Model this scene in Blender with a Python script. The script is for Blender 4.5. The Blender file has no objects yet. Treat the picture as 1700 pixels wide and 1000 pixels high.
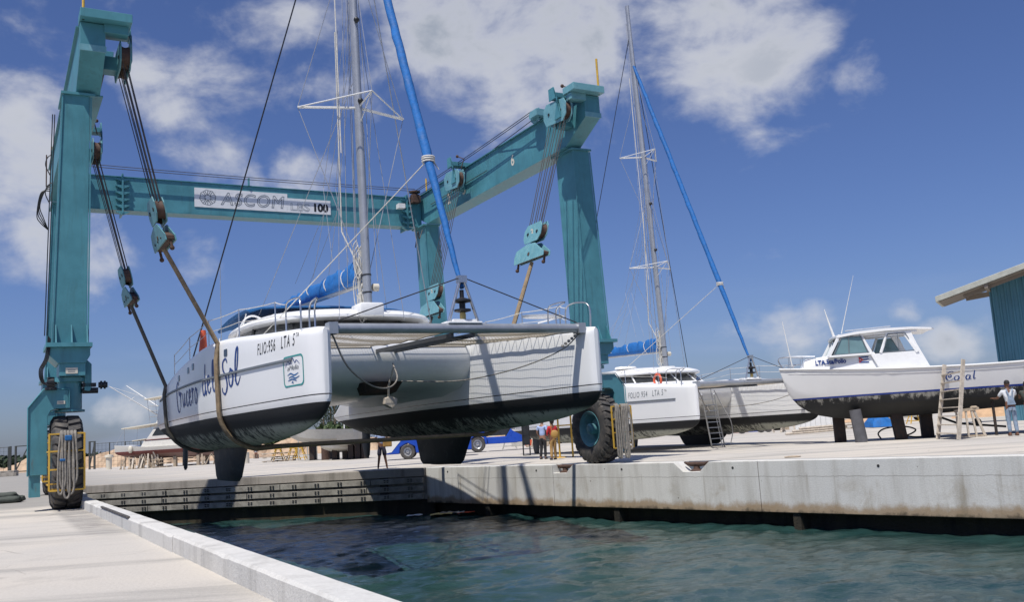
import bpy, bmesh, math, random
import numpy as np
from mathutils import Vector, Matrix, noise
from math import sin, cos, pi, radians, sqrt, atan2
C = bpy.context.scene.collection
R = radians
# ---------------------------------------------------------------- camera
F_PX = 1550.0
PIT, ROL = R(8.0), R(-3.54)
CAMO = Vector((0, 0, 1.15))
fw = Vector((0, cos(PIT), sin(PIT))); u0 = Vector((0, -sin(PIT), cos(PIT))); r0 = Vector((1, 0, 0))
rt = r0 * cos(ROL) + u0 * sin(ROL); up = -r0 * sin(ROL) + u0 * cos(ROL)
cd = bpy.data.cameras.new('camera'); cam = bpy.data.objects.new('camera', cd); C.objects.link(cam)
M = Matrix((rt, up, -fw)).transposed().to_4x4(); M.translation = CAMO
cam.matrix_world = M
cd.sensor_width = 36; cd.lens = F_PX / 1700 * 36; cd.clip_end = 6000; cd.clip_start = 0.05
bpy.context.scene.camera = cam
def ray(x, y): return fw + rt * ((x - 850) / F_PX) + up * ((500 - y) / F_PX)
def at(x, y, Y):                 # world point seen at photo pixel (x, y) at distance Y north of the camera
    d = ray(x, y); return CAMO + d * (Y / d.y)
def onz(x, y, z=0.0):            # world point at height z
    d = ray(x, y); return CAMO + d * ((z - CAMO.z) / d.z)
# ---------------------------------------------------------------- lift frame (across = b, into the yard = a)
PHI = R(29.33)
va = Vector((-sin(PHI), cos(PHI), 0)); vb = Vector((cos(PHI), sin(PHI), 0)); ORG = Vector((-9.98, 21.23, 0))
def LW(u, v, z): return ORG + vb * u + va * v + Vector((0, 0, z))
# ---------------------------------------------------------------- world, sun, exposure
sunv = (-vb * .40 - va * .27 + Vector((0, 0, 1))).normalized()
EL = math.asin(sunv.z); AZ = atan2(sunv.x, sunv.y)
sc = bpy.context.scene
sc.view_settings.view_transform = 'Standard'; sc.view_settings.look = 'None'
sc.view_settings.exposure = 0.06; sc.view_settings.gamma = 1
sl = bpy.data.lights.new('sun', 'SUN'); sl.energy = 4.7; sl.angle = R(.53); sl.color = (1, .955, .88)
so = bpy.data.objects.new('sun', sl); C.objects.link(so)
so.rotation_euler = sunv.to_track_quat('Z', 'Y').to_euler(); so.location = (0, -20, 60)
W = bpy.data.worlds.new('World'); sc.world = W; W.use_nodes = True
nt = W.node_tree; nt.nodes.clear()
def N(nt, t, **k):
    n = nt.nodes.new(t)
    for a, b in k.items():
        if a == 'inp':
            for i, v in b.items(): n.inputs[i].default_value = v
        else: setattr(n, a, b)
    return n
def LK(nt, a, b): nt.links.new(a, b)
def mathn(nt, op, a, b=None, c=None, clamp=False):
    n = N(nt, 'ShaderNodeMath', operation=op, use_clamp=clamp)
    for i, v in enumerate((a, b, c)):
        if v is None: continue
        if isinstance(v, (int, float)): n.inputs[i].default_value = v
        else: LK(nt, v, n.inputs[i])
    return n.outputs[0]
def mixc(nt, f, a, b, blend='MIX'):
    n = N(nt, 'ShaderNodeMix', data_type='RGBA', blend_type=blend)
    for s, v in ((n.inputs[0], f), (n.inputs[6], a), (n.inputs[7], b)):
        if isinstance(v, (int, float)): s.default_value = v
        elif isinstance(v, tuple): s.default_value = v if len(v) == 4 else v + (1,)
        else: LK(nt, v, s)
    return n.outputs[2]
def mapr(nt, v, a, b, c=0., d=1., smooth=False):
    n = N(nt, 'ShaderNodeMapRange', interpolation_type='SMOOTHSTEP' if smooth else 'LINEAR', inp={1: a, 2: b, 3: c, 4: d})
    LK(nt, v, n.inputs[0]); return n.outputs[0]
def noisen(nt, vec, scale, detail=6, rough=.55, dist=0., out=0, sc3=None):
    if sc3:
        m = N(nt, 'ShaderNodeMapping'); m.inputs['Scale'].default_value = sc3; LK(nt, vec, m.inputs[0]); vec = m.outputs[0]
    n = N(nt, 'ShaderNodeTexNoise', inp={'Scale': scale, 'Detail': detail, 'Roughness': rough, 'Distortion': dist})
    LK(nt, vec, n.inputs['Vector']); return n.outputs[out]
sky = N(nt, 'ShaderNodeTexSky', sky_type='NISHITA', sun_disc=False, sun_elevation=EL, sun_rotation=AZ, altitude=0,
        air_density=1.0, dust_density=.9, ozone_density=3.2)
tc = N(nt, 'ShaderNodeTexCoord').outputs['Generated']
CL = [(700, 40, 130, 1), (830, 70, 170, 1.1), (980, 60, 170, 1.15), (1110, 70, 150, 1.1), (1240, 50, 150, 1.05), (1160, 150, 95, .9), (1250, 150, 85, .8), (1415, 136, 55, .85), (1335, 145, 75, .8), (1060, 110, 110, .95),
      (30, 190, 90, .95), (80, 250, 70, .85), (330, 165, 95, .8), (250, 110, 60, .65), (385, 195, 75, .72), (300, 260, 60, .7), (360, 270, 60, .85), (400, 300, 50, .7), (500, 290, 60, .9),
      (160, 430, 75, .85), (60, 395, 55, .8), (100, 430, 60, .8), (330, 420, 60, .75), (60, 60, 80, .5), (430, 0, 60, .45), (150, 498, 35, .5), (10, 445, 40, .7), (-120, 300, 150, .9),
      (1562, 572, 38, .95), (1610, 578, 34, .7), (1350, 522, 45, .55), (1300, 555, 60, .6), (1500, 512, 30, .5), (1230, 560, 50, .5), (1650, 585, 50, .5), (230, 690, 50, .6), (180, 680, 30, .5), (640, 600, 70, .5), (860, 640, 60, .5), (1130, 30, 170, .8), (650, -120, 300, .9), (1150, -150, 300, .9), (250, -150, 200, .6), (-400, 250, 250, .8), (2000, 500, 120, .8), (2200, 300, 160, .7)]
mask = None
for (cx, cy, rr, s) in CL:
    d = ray(cx, cy).normalized()
    n = N(nt, 'ShaderNodeVectorMath', operation='DOT_PRODUCT'); LK(nt, tc, n.inputs[0]); n.inputs[1].default_value = d
    m = mapr(nt, n.outputs['Value'], cos(rr * 1.3 / F_PX), 1.0, 0, s)
    m = mathn(nt, 'POWER', m, .75)
    mask = m if mask is None else mathn(nt, 'SMOOTH_MAX', mask, m, .15)
wv = N(nt, 'ShaderNodeMapping'); wv.inputs['Scale'].default_value = (1, 1, 1.5); LK(nt, tc, wv.inputs[0])
nz = noisen(nt, wv.outputs[0], 10, 12, .565, .2)
nz2 = noisen(nt, wv.outputs[0], 2.6, 3, .5, .2)
dens = mathn(nt, 'ADD', mathn(nt, 'MULTIPLY', mask, .80), mathn(nt, 'MULTIPLY_ADD', nz, 1.8, -.93))
cov = mapr(nt, dens, .33, .95, 0, 1, True)
cov = mathn(nt, 'MULTIPLY', cov, mapr(nt, mask, 0, .15, 0, 1, True))
thick = mapr(nt, dens, .7, 1.12, 0, 1, True)
lowz = N(nt, 'ShaderNodeSeparateXYZ'); LK(nt, tc, lowz.inputs[0])
grey = mathn(nt, 'MULTIPLY', thick, mapr(nt, nz2, .30, .70, .0, 1))
ccol = mixc(nt, grey, (8.2, 8.4, 9.1), (4.0, 4.6, 5.6))
# thin haze bank close to the horizon
hz = mathn(nt, 'MULTIPLY', mapr(nt, lowz.outputs[2], .0, .16, 1, 0, True), mapr(nt, noisen(nt, wv.outputs[0], 5, 5, .55, .2, sc3=(1, 1, 3.5)), .4, .75, 0, .55, True))
skyc = mixc(nt, 1.0, sky.outputs[0], (.77, .86, 1.24), 'MULTIPLY')
c1 = mixc(nt, hz, skyc, (4.6, 5.7, 8.4))
c2 = mixc(nt, mathn(nt, 'MULTIPLY', cov, .93), c1, ccol)
bg = N(nt, 'ShaderNodeBackground', inp={1: .074}); LK(nt, c2, bg.inputs[0])
wo = N(nt, 'ShaderNodeOutputWorld'); LK(nt, bg.outputs[0], wo.inputs[0])

# ---------------------------------------------------------------- materials
MATS = {}
def newmat(name):
    m = bpy.data.materials.new(name); m.use_nodes = True; m.node_tree.nodes.clear()
    nt = m.node_tree; o = N(nt, 'ShaderNodeOutputMaterial'); p = N(nt, 'ShaderNodeBsdfPrincipled'); LK(nt, p.outputs[0], o.inputs[0])
    MATS[name] = m; return m, nt, p
def mat(name, col, rough=.5, metal=0., var=.12, vs=3., bump=0., bs=30., dirt=0., dirtc=(.12, .09, .06), spec=.5, streak=False, dth=.5):
    m, nt, p = newmat(name)
    g = N(nt, 'ShaderNodeTexCoord').outputs['Object']
    n1 = noisen(nt, g, vs, 5, .6)
    k = mapr(nt, n1, .3, .7, 1 - var, 1 + var)
    kc = N(nt, 'ShaderNodeCombineColor'); [LK(nt, k, kc.inputs[i]) for i in range(3)]
    c = mixc(nt, 1.0, tuple(col), kc.outputs[0], 'MULTIPLY')
    if dirt:
        n2 = noisen(nt, g, vs * 1.7, 8, .65, .5, sc3=(3, 3, .35) if streak else (1, 1, 1))
        c = mixc(nt, mapr(nt, n2, dth, dth + .22, 0, dirt), c, tuple(dirtc))
    if name.startswith('teal'):     # thin rust runs
        n3 = noisen(nt, g, 2.3, 9, .7, .2, sc3=(5, 5, .25)); n4 = noisen(nt, g, 1.1, 3)
        c = mixc(nt, mathn(nt, 'MULTIPLY', mapr(nt, n3, .62, .70, 0, .7), mapr(nt, n4, .5, .6, 0, 1)), c, (.13, .075, .045))
    LK(nt, c, p.inputs['Base Color'])
    LK(nt, mapr(nt, n1, .3, .7, rough * .85, min(1, rough * 1.15)), p.inputs['Roughness'])
    p.inputs['Metallic'].default_value = metal; p.inputs['Specular IOR Level'].default_value = spec
    if bump:
        b = N(nt, 'ShaderNodeBump', inp={'Strength': 1, 'Distance': bump}); LK(nt, noisen(nt, g, bs, 6, .6), b.inputs['Height']); LK(nt, b.outputs[0], p.inputs['Normal'])
    return m
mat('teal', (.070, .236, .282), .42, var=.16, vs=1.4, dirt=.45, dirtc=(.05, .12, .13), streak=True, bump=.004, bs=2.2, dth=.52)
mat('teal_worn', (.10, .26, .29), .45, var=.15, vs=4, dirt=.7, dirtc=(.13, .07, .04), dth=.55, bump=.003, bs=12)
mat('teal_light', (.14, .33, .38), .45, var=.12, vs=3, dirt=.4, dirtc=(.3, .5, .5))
mat('rust', (.075, .042, .03), .8, var=.4, vs=12, bump=.004)
mat('dark_steel', (.03, .032, .035), .5, .3, var=.3)
mat('cable', (.055, .05, .05), .55, .3, var=.2)
mat('black_cable', (.012, .014, .02), .5)
mat('hose', (.016, .016, .018), .45)
mat('steel', (.55, .56, .58), .3, .85, var=.08)
mat('wire', (.42, .43, .45), .4, .5, var=.1)
mat('alu', (.42, .44, .46), .38, .55, var=.1, dirt=.25, dirtc=(.2, .2, .2))
mat('mast', (.40, .415, .435), .35, .45, var=.06)
mat('net', (.44, .38, .29), .8, var=.1)
mat('white_rope', (.62, .60, .55), .8, var=.15, vs=10)
mat('grey_rope', (.25, .23, .20), .9, var=.3, vs=14, bump=.008, bs=60)
mat('sling', (.23, .17, .105), .85, var=.3, vs=5, dirt=.5, dirtc=(.42, .34, .2), bump=.003, bs=40)
mat('sling_dark', (.09, .085, .07), .85, var=.3, vs=5, bump=.003, bs=40)
mat('rubber', (.05, .048, .047), .75, var=.35, vs=2.5, dirt=.7, dirtc=(.15, .13, .11), dth=.46, bump=.003, bs=25)
mat('yellow', (.62, .38, .05), .5, var=.12, dirt=.35, dirtc=(.2, .1, .04))
mat('gelcoat', (.84, .845, .84), .22, var=.03, dirt=.12, dirtc=(.5, .48, .42))
mat('cream', (.62, .58, .48), .5, var=.06)
mat('glass', (.02, .024, .028), .06, var=.1, spec=.8)
mat('glass_green', (.16, .27, .29), .08, var=.1, spec=.8)
mat('blue_canvas', (.008, .12, .38), .75, var=.2, vs=4, bump=.03, bs=5)
mat('navy_canvas', (.010, .11, .30), .75, var=.2, vs=4, bump=.01, bs=9)
mat('navy_paint', (.012, .05, .22), .5, var=.1)
mat('black_paint', (.012, .012, .014), .5)
mat('sign_white', (.72, .73, .74), .4, var=.04, dirt=.15)
mat('grey_line', (.16, .18, .2), .5)
mat('teal_line', (.03, .28, .27), .5)
mat('white_paint', (.72, .72, .70), .5, var=.05)
mat('red_paint', (.52, .04, .03), .5, var=.1)
mat('orange', (.62, .10, .04), .6, var=.15)
mat('wood', (.38, .31, .23), .85, var=.3, vs=5, bump=.004, dirt=.5, dirtc=(.14, .10, .07))
mat('wood_pale', (.52, .46, .38), .85, var=.25, vs=6, bump=.004, dirt=.5, dirtc=(.22, .17, .12))
mat('prop_dark', (.028, .022, .02), .85, var=.4, vs=4, dirt=.6, dirtc=(.10, .04, .02), bump=.004)
mat('prop_grey', (.10, .10, .11), .85, var=.3, vs=4, bump=.004)
mat('fence', (.05, .055, .05), .6)
mat('tarp', (.055, .065, .055), .8, var=.3, vs=6, bump=.02, bs=6)
mat('skin_tan', (.16, .075, .045), .5, var=.1)
mat('skin_light', (.28, .15, .10), .5, var=.1)
mat('hair', (.012, .010, .009), .7)
mat('denim', (.22, .29, .38), .85, var=.25, vs=8, dirt=.4, dirtc=(.2, .17, .13), bump=.006, bs=14)
mat('white_cloth', (.58, .60, .62), .8, var=.12, vs=8, bump=.006, bs=12)
mat('blue_cloth', (.36, .46, .72), .8, var=.12, vs=8)
mat('red_cloth', (.50, .02, .03), .8, var=.12, vs=8)
mat('black_cloth', (.014, .014, .018), .8)
mat('khaki_cloth', (.33, .20, .07), .8, var=.2, vs=9)
mat('navy_cloth', (.02, .022, .045), .8)
mat('bag', (.38, .22, .06), .7)
mat('truck_blue', (.010, .065, .42), .3, var=.08)
mat('leaf', (.045, .075, .022), .7, var=.5, vs=6)
mat('leaf_dark', (.022, .042, .016), .7, var=.5, vs=6)
mat('bark', (.12, .09, .06), .9, var=.3)
mat('sand', (.50, .33, .20), .95, var=.2, vs=2, bump=.05, bs=3)
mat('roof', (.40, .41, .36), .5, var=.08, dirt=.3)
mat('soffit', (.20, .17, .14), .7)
mat('red_bottom', (.17, .05, .04), .6, var=.25, vs=2, dirt=.4, dirtc=(.08, .05, .04))
mat('grey_hull', (.45, .44, .40), .5, var=.06, dirt=.3, dirtc=(.3, .28, .24))
mat('orange_plastic', (.6, .12, .04), .5)
mat('foil_yellow', (.6, .45, .15), .5)

def concrete(name, base, dark, warm, scale=1., bump=.01, kind='ground'):
    m, nt, p = newmat(name)
    g = N(nt, 'ShaderNodeTexCoord').outputs['Object']
    big = noisen(nt, g, .13 * scale, 6, .6, .6)
    mid = noisen(nt, g, .9 * scale, 8, .65, .3)
    streak = noisen(nt, g, 1.0, 7, .62, .4, sc3=(.10, .9, 1) if kind == 'ground' else (1.6, 1.6, .18))
    fine = noisen(nt, g, 28, 8, .7)
    c = mixc(nt, mapr(nt, big, .38, .64, 0, 1, True), base, warm)
    c = mixc(nt, mapr(nt, streak, .46, .68, 0, .9, True), c, dark)
    c = mixc(nt, mapr(nt, mid, .55, .78, 0, .55, True), c, dark)
    f = mapr(nt, fine, .25, .75, .86, 1.12)
    kc = N(nt, 'ShaderNodeCombineColor'); [LK(nt, f, kc.inputs[i]) for i in range(3)]
    c = mixc(nt, 1., c, kc.outputs[0], 'MULTIPLY')
    vo = N(nt, 'ShaderNodeTexVoronoi', feature='F1', inp={'Scale': 3.2 if kind == 'ground' else 1.7}); LK(nt, g, vo.inputs['Vector'])
    spot = mapr(nt, vo.outputs['Distance'], .012 if kind == 'ground' else .03, .03 if kind == 'ground' else .045, .75, 0, True)
    c = mixc(nt, spot, c, (.10, .085, .07))
    if kind == 'wall':
        sp = N(nt, 'ShaderNodeSeparateXYZ'); LK(nt, g, sp.inputs[0]); z = sp.outputs[2]
        edge = mathn(nt, 'ADD', z, mathn(nt, 'MULTIPLY', mathn(nt, 'SUBTRACT', noisen(nt, g, 1.6, 9, .7, .3, sc3=(1, 1, .7)), .5), .62))
        c = mixc(nt, mapr(nt, edge, -1.22, -1.02, .82, 0, True), c, (.30, .20, .10))
        c = mixc(nt, mapr(nt, edge, -1.38, -1.24, .85, 0, True), c, (.06, .05, .035))
        pv = N(nt, 'ShaderNodeTexVoronoi', inp={'Scale': 2.6}); LK(nt, g, pv.inputs['Vector'])
        c = mixc(nt, mathn(nt, 'MULTIPLY', mapr(nt, pv.outputs['Distance'], .02, .05, .8, 0, True), mapr(nt, noisen(nt, g, .7, 3), .5, .6, 0, 1)), c, (.16, .14, .11))
        c = mixc(nt, mathn(nt, 'MULTIPLY', mapr(nt, noisen(nt, g, .8, 7, .68, .6), .56, .70, 0, .45, True), mapr(nt, z, -.4, -.7, 0, 1, True)), c, (.33, .28, .20))
        st = noisen(nt, g, 1.0, 5, .6, .2, sc3=(2.6, 2.6, .12))
        c = mixc(nt, mathn(nt, 'MULTIPLY', mapr(nt, st, .56, .70, 0, .55, True), mapr(nt, z, -.25, -.45, 0, 1, True)), c, (.22, .18, .12))
        ln = mathn(nt, 'ABSOLUTE', mathn(nt, 'ADD', z, mathn(nt, 'MULTIPLY_ADD', noisen(nt, g, 2.2, 5, .7, .1, sc3=(1, 1, 0)), .10, .36)))
        c = mixc(nt, mapr(nt, ln, .0, .016, .55, 0, True), c, (.14, .12, .10))
    if name == 'ground':     # hairline cracks and oil spots
        wp = mixc(nt, .12, g, noisen(nt, g, 1.3, 4, out=1), 'ADD')
        vc = N(nt, 'ShaderNodeTexVoronoi', feature='DISTANCE_TO_EDGE', inp={'Scale': .33}); LK(nt, wp, vc.inputs['Vector'])
        c = mixc(nt, mathn(nt, 'MULTIPLY', mapr(nt, vc.outputs['Distance'], .0, .005, .5, 0), mapr(nt, noisen(nt, g, .5, 3), .48, .6, 0, 1)), c, (.16, .14, .12))
        vs_ = N(nt, 'ShaderNodeTexVoronoi', inp={'Scale': .8}); LK(nt, wp, vs_.inputs['Vector'])
        c = mixc(nt, mathn(nt, 'MULTIPLY', mapr(nt, vs_.outputs['Distance'], .05, .16, .4, 0, True), mapr(nt, noisen(nt, g, .35, 2), .52, .62, 0, 1)), c, (.15, .135, .12))
    if name == 'ground':     # tyre tracks on the quay and an older, greyer slab area behind the slip
        def dotn(vv, off):
            n_ = N(nt, 'ShaderNodeVectorMath', operation='DOT_PRODUCT'); LK(nt, g, n_.inputs[0]); n_.inputs[1].default_value = vv; return mathn(nt, 'SUBTRACT', n_.outputs['Value'], off)
        uu = dotn(vb, ORG.dot(vb)); vv_ = dotn(va, ORG.dot(va))
        tr = mathn(nt, 'MULTIPLY', mapr(nt, mathn(nt, 'ABSOLUTE', mathn(nt, 'ADD', uu, .12)), .22, .42, 1, 0, True), mapr(nt, mathn(nt, 'ABSOLUTE', mathn(nt, 'ADD', vv_, 2.5)), 2.5, 6.5, 1, 0, True))
        tn = noisen(nt, g, 3.0, 6, .65, .3, sc3=(.6, 2.2, 1))
        c = mixc(nt, mathn(nt, 'MULTIPLY', tr, mapr(nt, tn, .35, .6, .1, .75, True)), c, (.20, .19, .18))
        ed_ = mathn(nt, 'ADD', vv_, mathn(nt, 'MULTIPLY', mathn(nt, 'SUBTRACT', big, .5), 9.))
        ol = mathn(nt, 'MULTIPLY', mapr(nt, ed_, 3.0, 6.5, 0, 1, True), mapr(nt, uu, 9, 0, 0, 1, True))
        c = mixc(nt, mathn(nt, 'MULTIPLY', ol, .85), c, (.27, .26, .24))
    LK(nt, c, p.inputs['Base Color']); p.inputs['Roughness'].default_value = .88; p.inputs['Specular IOR Level'].default_value = .25
    b = N(nt, 'ShaderNodeBump', inp={'Strength': 1., 'Distance': bump}); LK(nt, mathn(nt, 'ADD', fine, mid), b.inputs['Height']); LK(nt, b.outputs[0], p.inputs['Normal'])
    return m
concrete('ground', (.49, .462, .42), (.32, .305, .28), (.55, .505, .44))
concrete('curb', (.56, .56, .54), (.42, .41, .385), (.60, .585, .55), kind='curb')
concrete('quay', (.60, .595, .565), (.47, .455, .415), (.64, .63, .59), kind='wall', bump=.006)
concrete('wharf', (.34, .31, .27), (.20, .18, .155), (.38, .345, .30), kind='curb')
concrete('wet', (.045, .038, .028), (.02, .02, .018), (.06, .05, .03), kind='curb', bump=.03)
mat('fender_board', (.27, .255, .22), .8, var=.35, vs=2.5, dirt=.5, dirtc=(.07, .06, .05), bump=.006)
mat('fender_dark', (.03, .03, .03), .7, var=.2)

def hullmat(name, wl, top=(.84, .845, .84), bot=(.016, .017, .018), scrape=(.40, .41, .35), stripe=None, low=(.075, .08, .075), amt=1., band=False):
    m, nt, p = newmat(name)
    g = N(nt, 'ShaderNodeTexCoord').outputs['Object']
    sp = N(nt, 'ShaderNodeSeparateXYZ'); LK(nt, g, sp.inputs[0]); z = sp.outputs[2]; y = sp.outputs[1]
    nA = noisen(nt, g, 1.5, 9, .76, .9, sc3=(1, 1, .7)); nB = noisen(nt, g, 7, 8, .7, .4, sc3=(1, 1.3, .5))
    below = mathn(nt, 'SUBTRACT', wl - .33, z)       # metres under the clean boot band
    wear = mathn(nt, 'ADD', mathn(nt, 'MULTIPLY', mathn(nt, 'ADD', nA, nB), .5), mapr(nt, below, 0, .75, 0, .11))
    wear = mathn(nt, 'MULTIPLY_ADD', wear, 2.0, -.53)
    wear = mathn(nt, 'ADD', wear, mapr(nt, y, 0, 6.5, .20, -.01, True)) if not band else mathn(nt, 'ADD', wear, mapr(nt, below, -.30, .12, .05, -.30, True))
    wf = mathn(nt, 'MULTIPLY', mapr(nt, wear, .44, .66, 0, amt, True), mapr(nt, below, -.02 - .35 * band, .10 - .38 * band, 0, 1, True))
    cb = mixc(nt, mapr(nt, nA, .3, .7), tuple(bot), tuple(low)); cb = mixc(nt, mapr(nt, below, -.05, .12, 0, 1, True), tuple(bot), cb)
    cb = mixc(nt, wf, cb, tuple(scrape))
    ct = mixc(nt, mapr(nt, noisen(nt, g, .8, 6, .6, .3, sc3=(1, 1, .4)), .5, .8, 0, .35, True), tuple(top), tuple(c * .86 for c in top))
    if stripe:
        a, b, col = stripe
        s = mathn(nt, 'MULTIPLY', mathn(nt, 'GREATER_THAN', z, a), mathn(nt, 'LESS_THAN', z, b))
        ct = mixc(nt, s, ct, tuple(col))
    f = mathn(nt, 'GREATER_THAN', z, wl)
    LK(nt, mixc(nt, f, cb, ct), p.inputs['Base Color'])
    LK(nt, mathn(nt, 'MULTIPLY_ADD', f, -.52, .75), p.inputs['Roughness'])
    bm_ = N(nt, 'ShaderNodeBump', inp={'Strength': 1, 'Distance': .004}); LK(nt, mathn(nt, 'MULTIPLY', nB, mathn(nt, 'SUBTRACT', 1., f)), bm_.inputs['Height']); LK(nt, bm_.outputs[0], p.inputs['Normal'])
    return m
hullmat('cat_hull', 1.72, stripe=(1.86, 1.885, (.03, .03, .035)))
hullmat('coral_hull', 1.68, top=(.72, .72, .71), stripe=(1.68, 1.745, (.01, .04, .25)), scrape=(.34, .33, .29), low=(.03, .03, .028), band=True)
hullmat('yacht_hull', 2.05, top=(.66, .64, .58), bot=(.17, .055, .045), low=(.13, .05, .045), scrape=(.22, .14, .12), stripe=(2.05, 2.12, (.2, .03, .03)))

def facade(name, col):
    m, nt, p = newmat(name); g = N(nt, 'ShaderNodeTexCoord').outputs['Object']
    n = noisen(nt, g, 1.2, 6, .6, .2, sc3=(1, 1, .3))
    LK(nt, mixc(nt, mapr(nt, n, .4, .7), tuple(col), tuple(c * .75 for c in col)), p.inputs['Base Color']); p.inputs['Roughness'].default_value = .45; return m
facade('blue_sheet', (.07, .20, .27))

# water
m, nt, p = newmat('water')
g = N(nt, 'ShaderNodeTexCoord').outputs['Object']
n1 = noisen(nt, g, .35, 5, .6, .5)
LK(nt, mixc(nt, mapr(nt, n1, .35, .68, 0, 1, True), (.014, .041, .040), (.024, .060, .055)), p.inputs['Base Color'])
p.inputs['Roughness'].default_value = .075; p.inputs['IOR'].default_value = 1.33; p.inputs['Specular IOR Level'].default_value = .5
b = N(nt, 'ShaderNodeBump', inp={'Strength': 1, 'Distance': .03})
hh = mathn(nt, 'ADD', noisen(nt, g, 2.6, 8, .62, .8, sc3=(.7, 1.3, 1)), mathn(nt, 'MULTIPLY', noisen(nt, g, 9, 5, .6, .6), .35))
LK(nt, hh, b.inputs['Height']); LK(nt, b.outputs[0], p.inputs['Normal'])
# rubble
m, nt, p = newmat('rubble'); g = N(nt, 'ShaderNodeTexCoord').outputs['Object']
vo = N(nt, 'ShaderNodeTexVoronoi', inp={'Scale': 1.1}); LK(nt, g, vo.inputs['Vector'])
c = mixc(nt, vo.outputs['Distance'], (.58, .44, .30), (.30, .20, .13)); c = mixc(nt, mapr(nt, noisen(nt, g, .6, 6, .6), .4, .65), c, (.50, .36, .24))
LK(nt, c, p.inputs['Base Color']); p.inputs['Roughness'].default_value = .95
b = N(nt, 'ShaderNodeBump', inp={'Strength': 1, 'Distance': .25}); LK(nt, vo.outputs['Distance'], b.inputs['Height']); LK(nt, b.outputs[0], p.inputs['Normal'])
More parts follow.
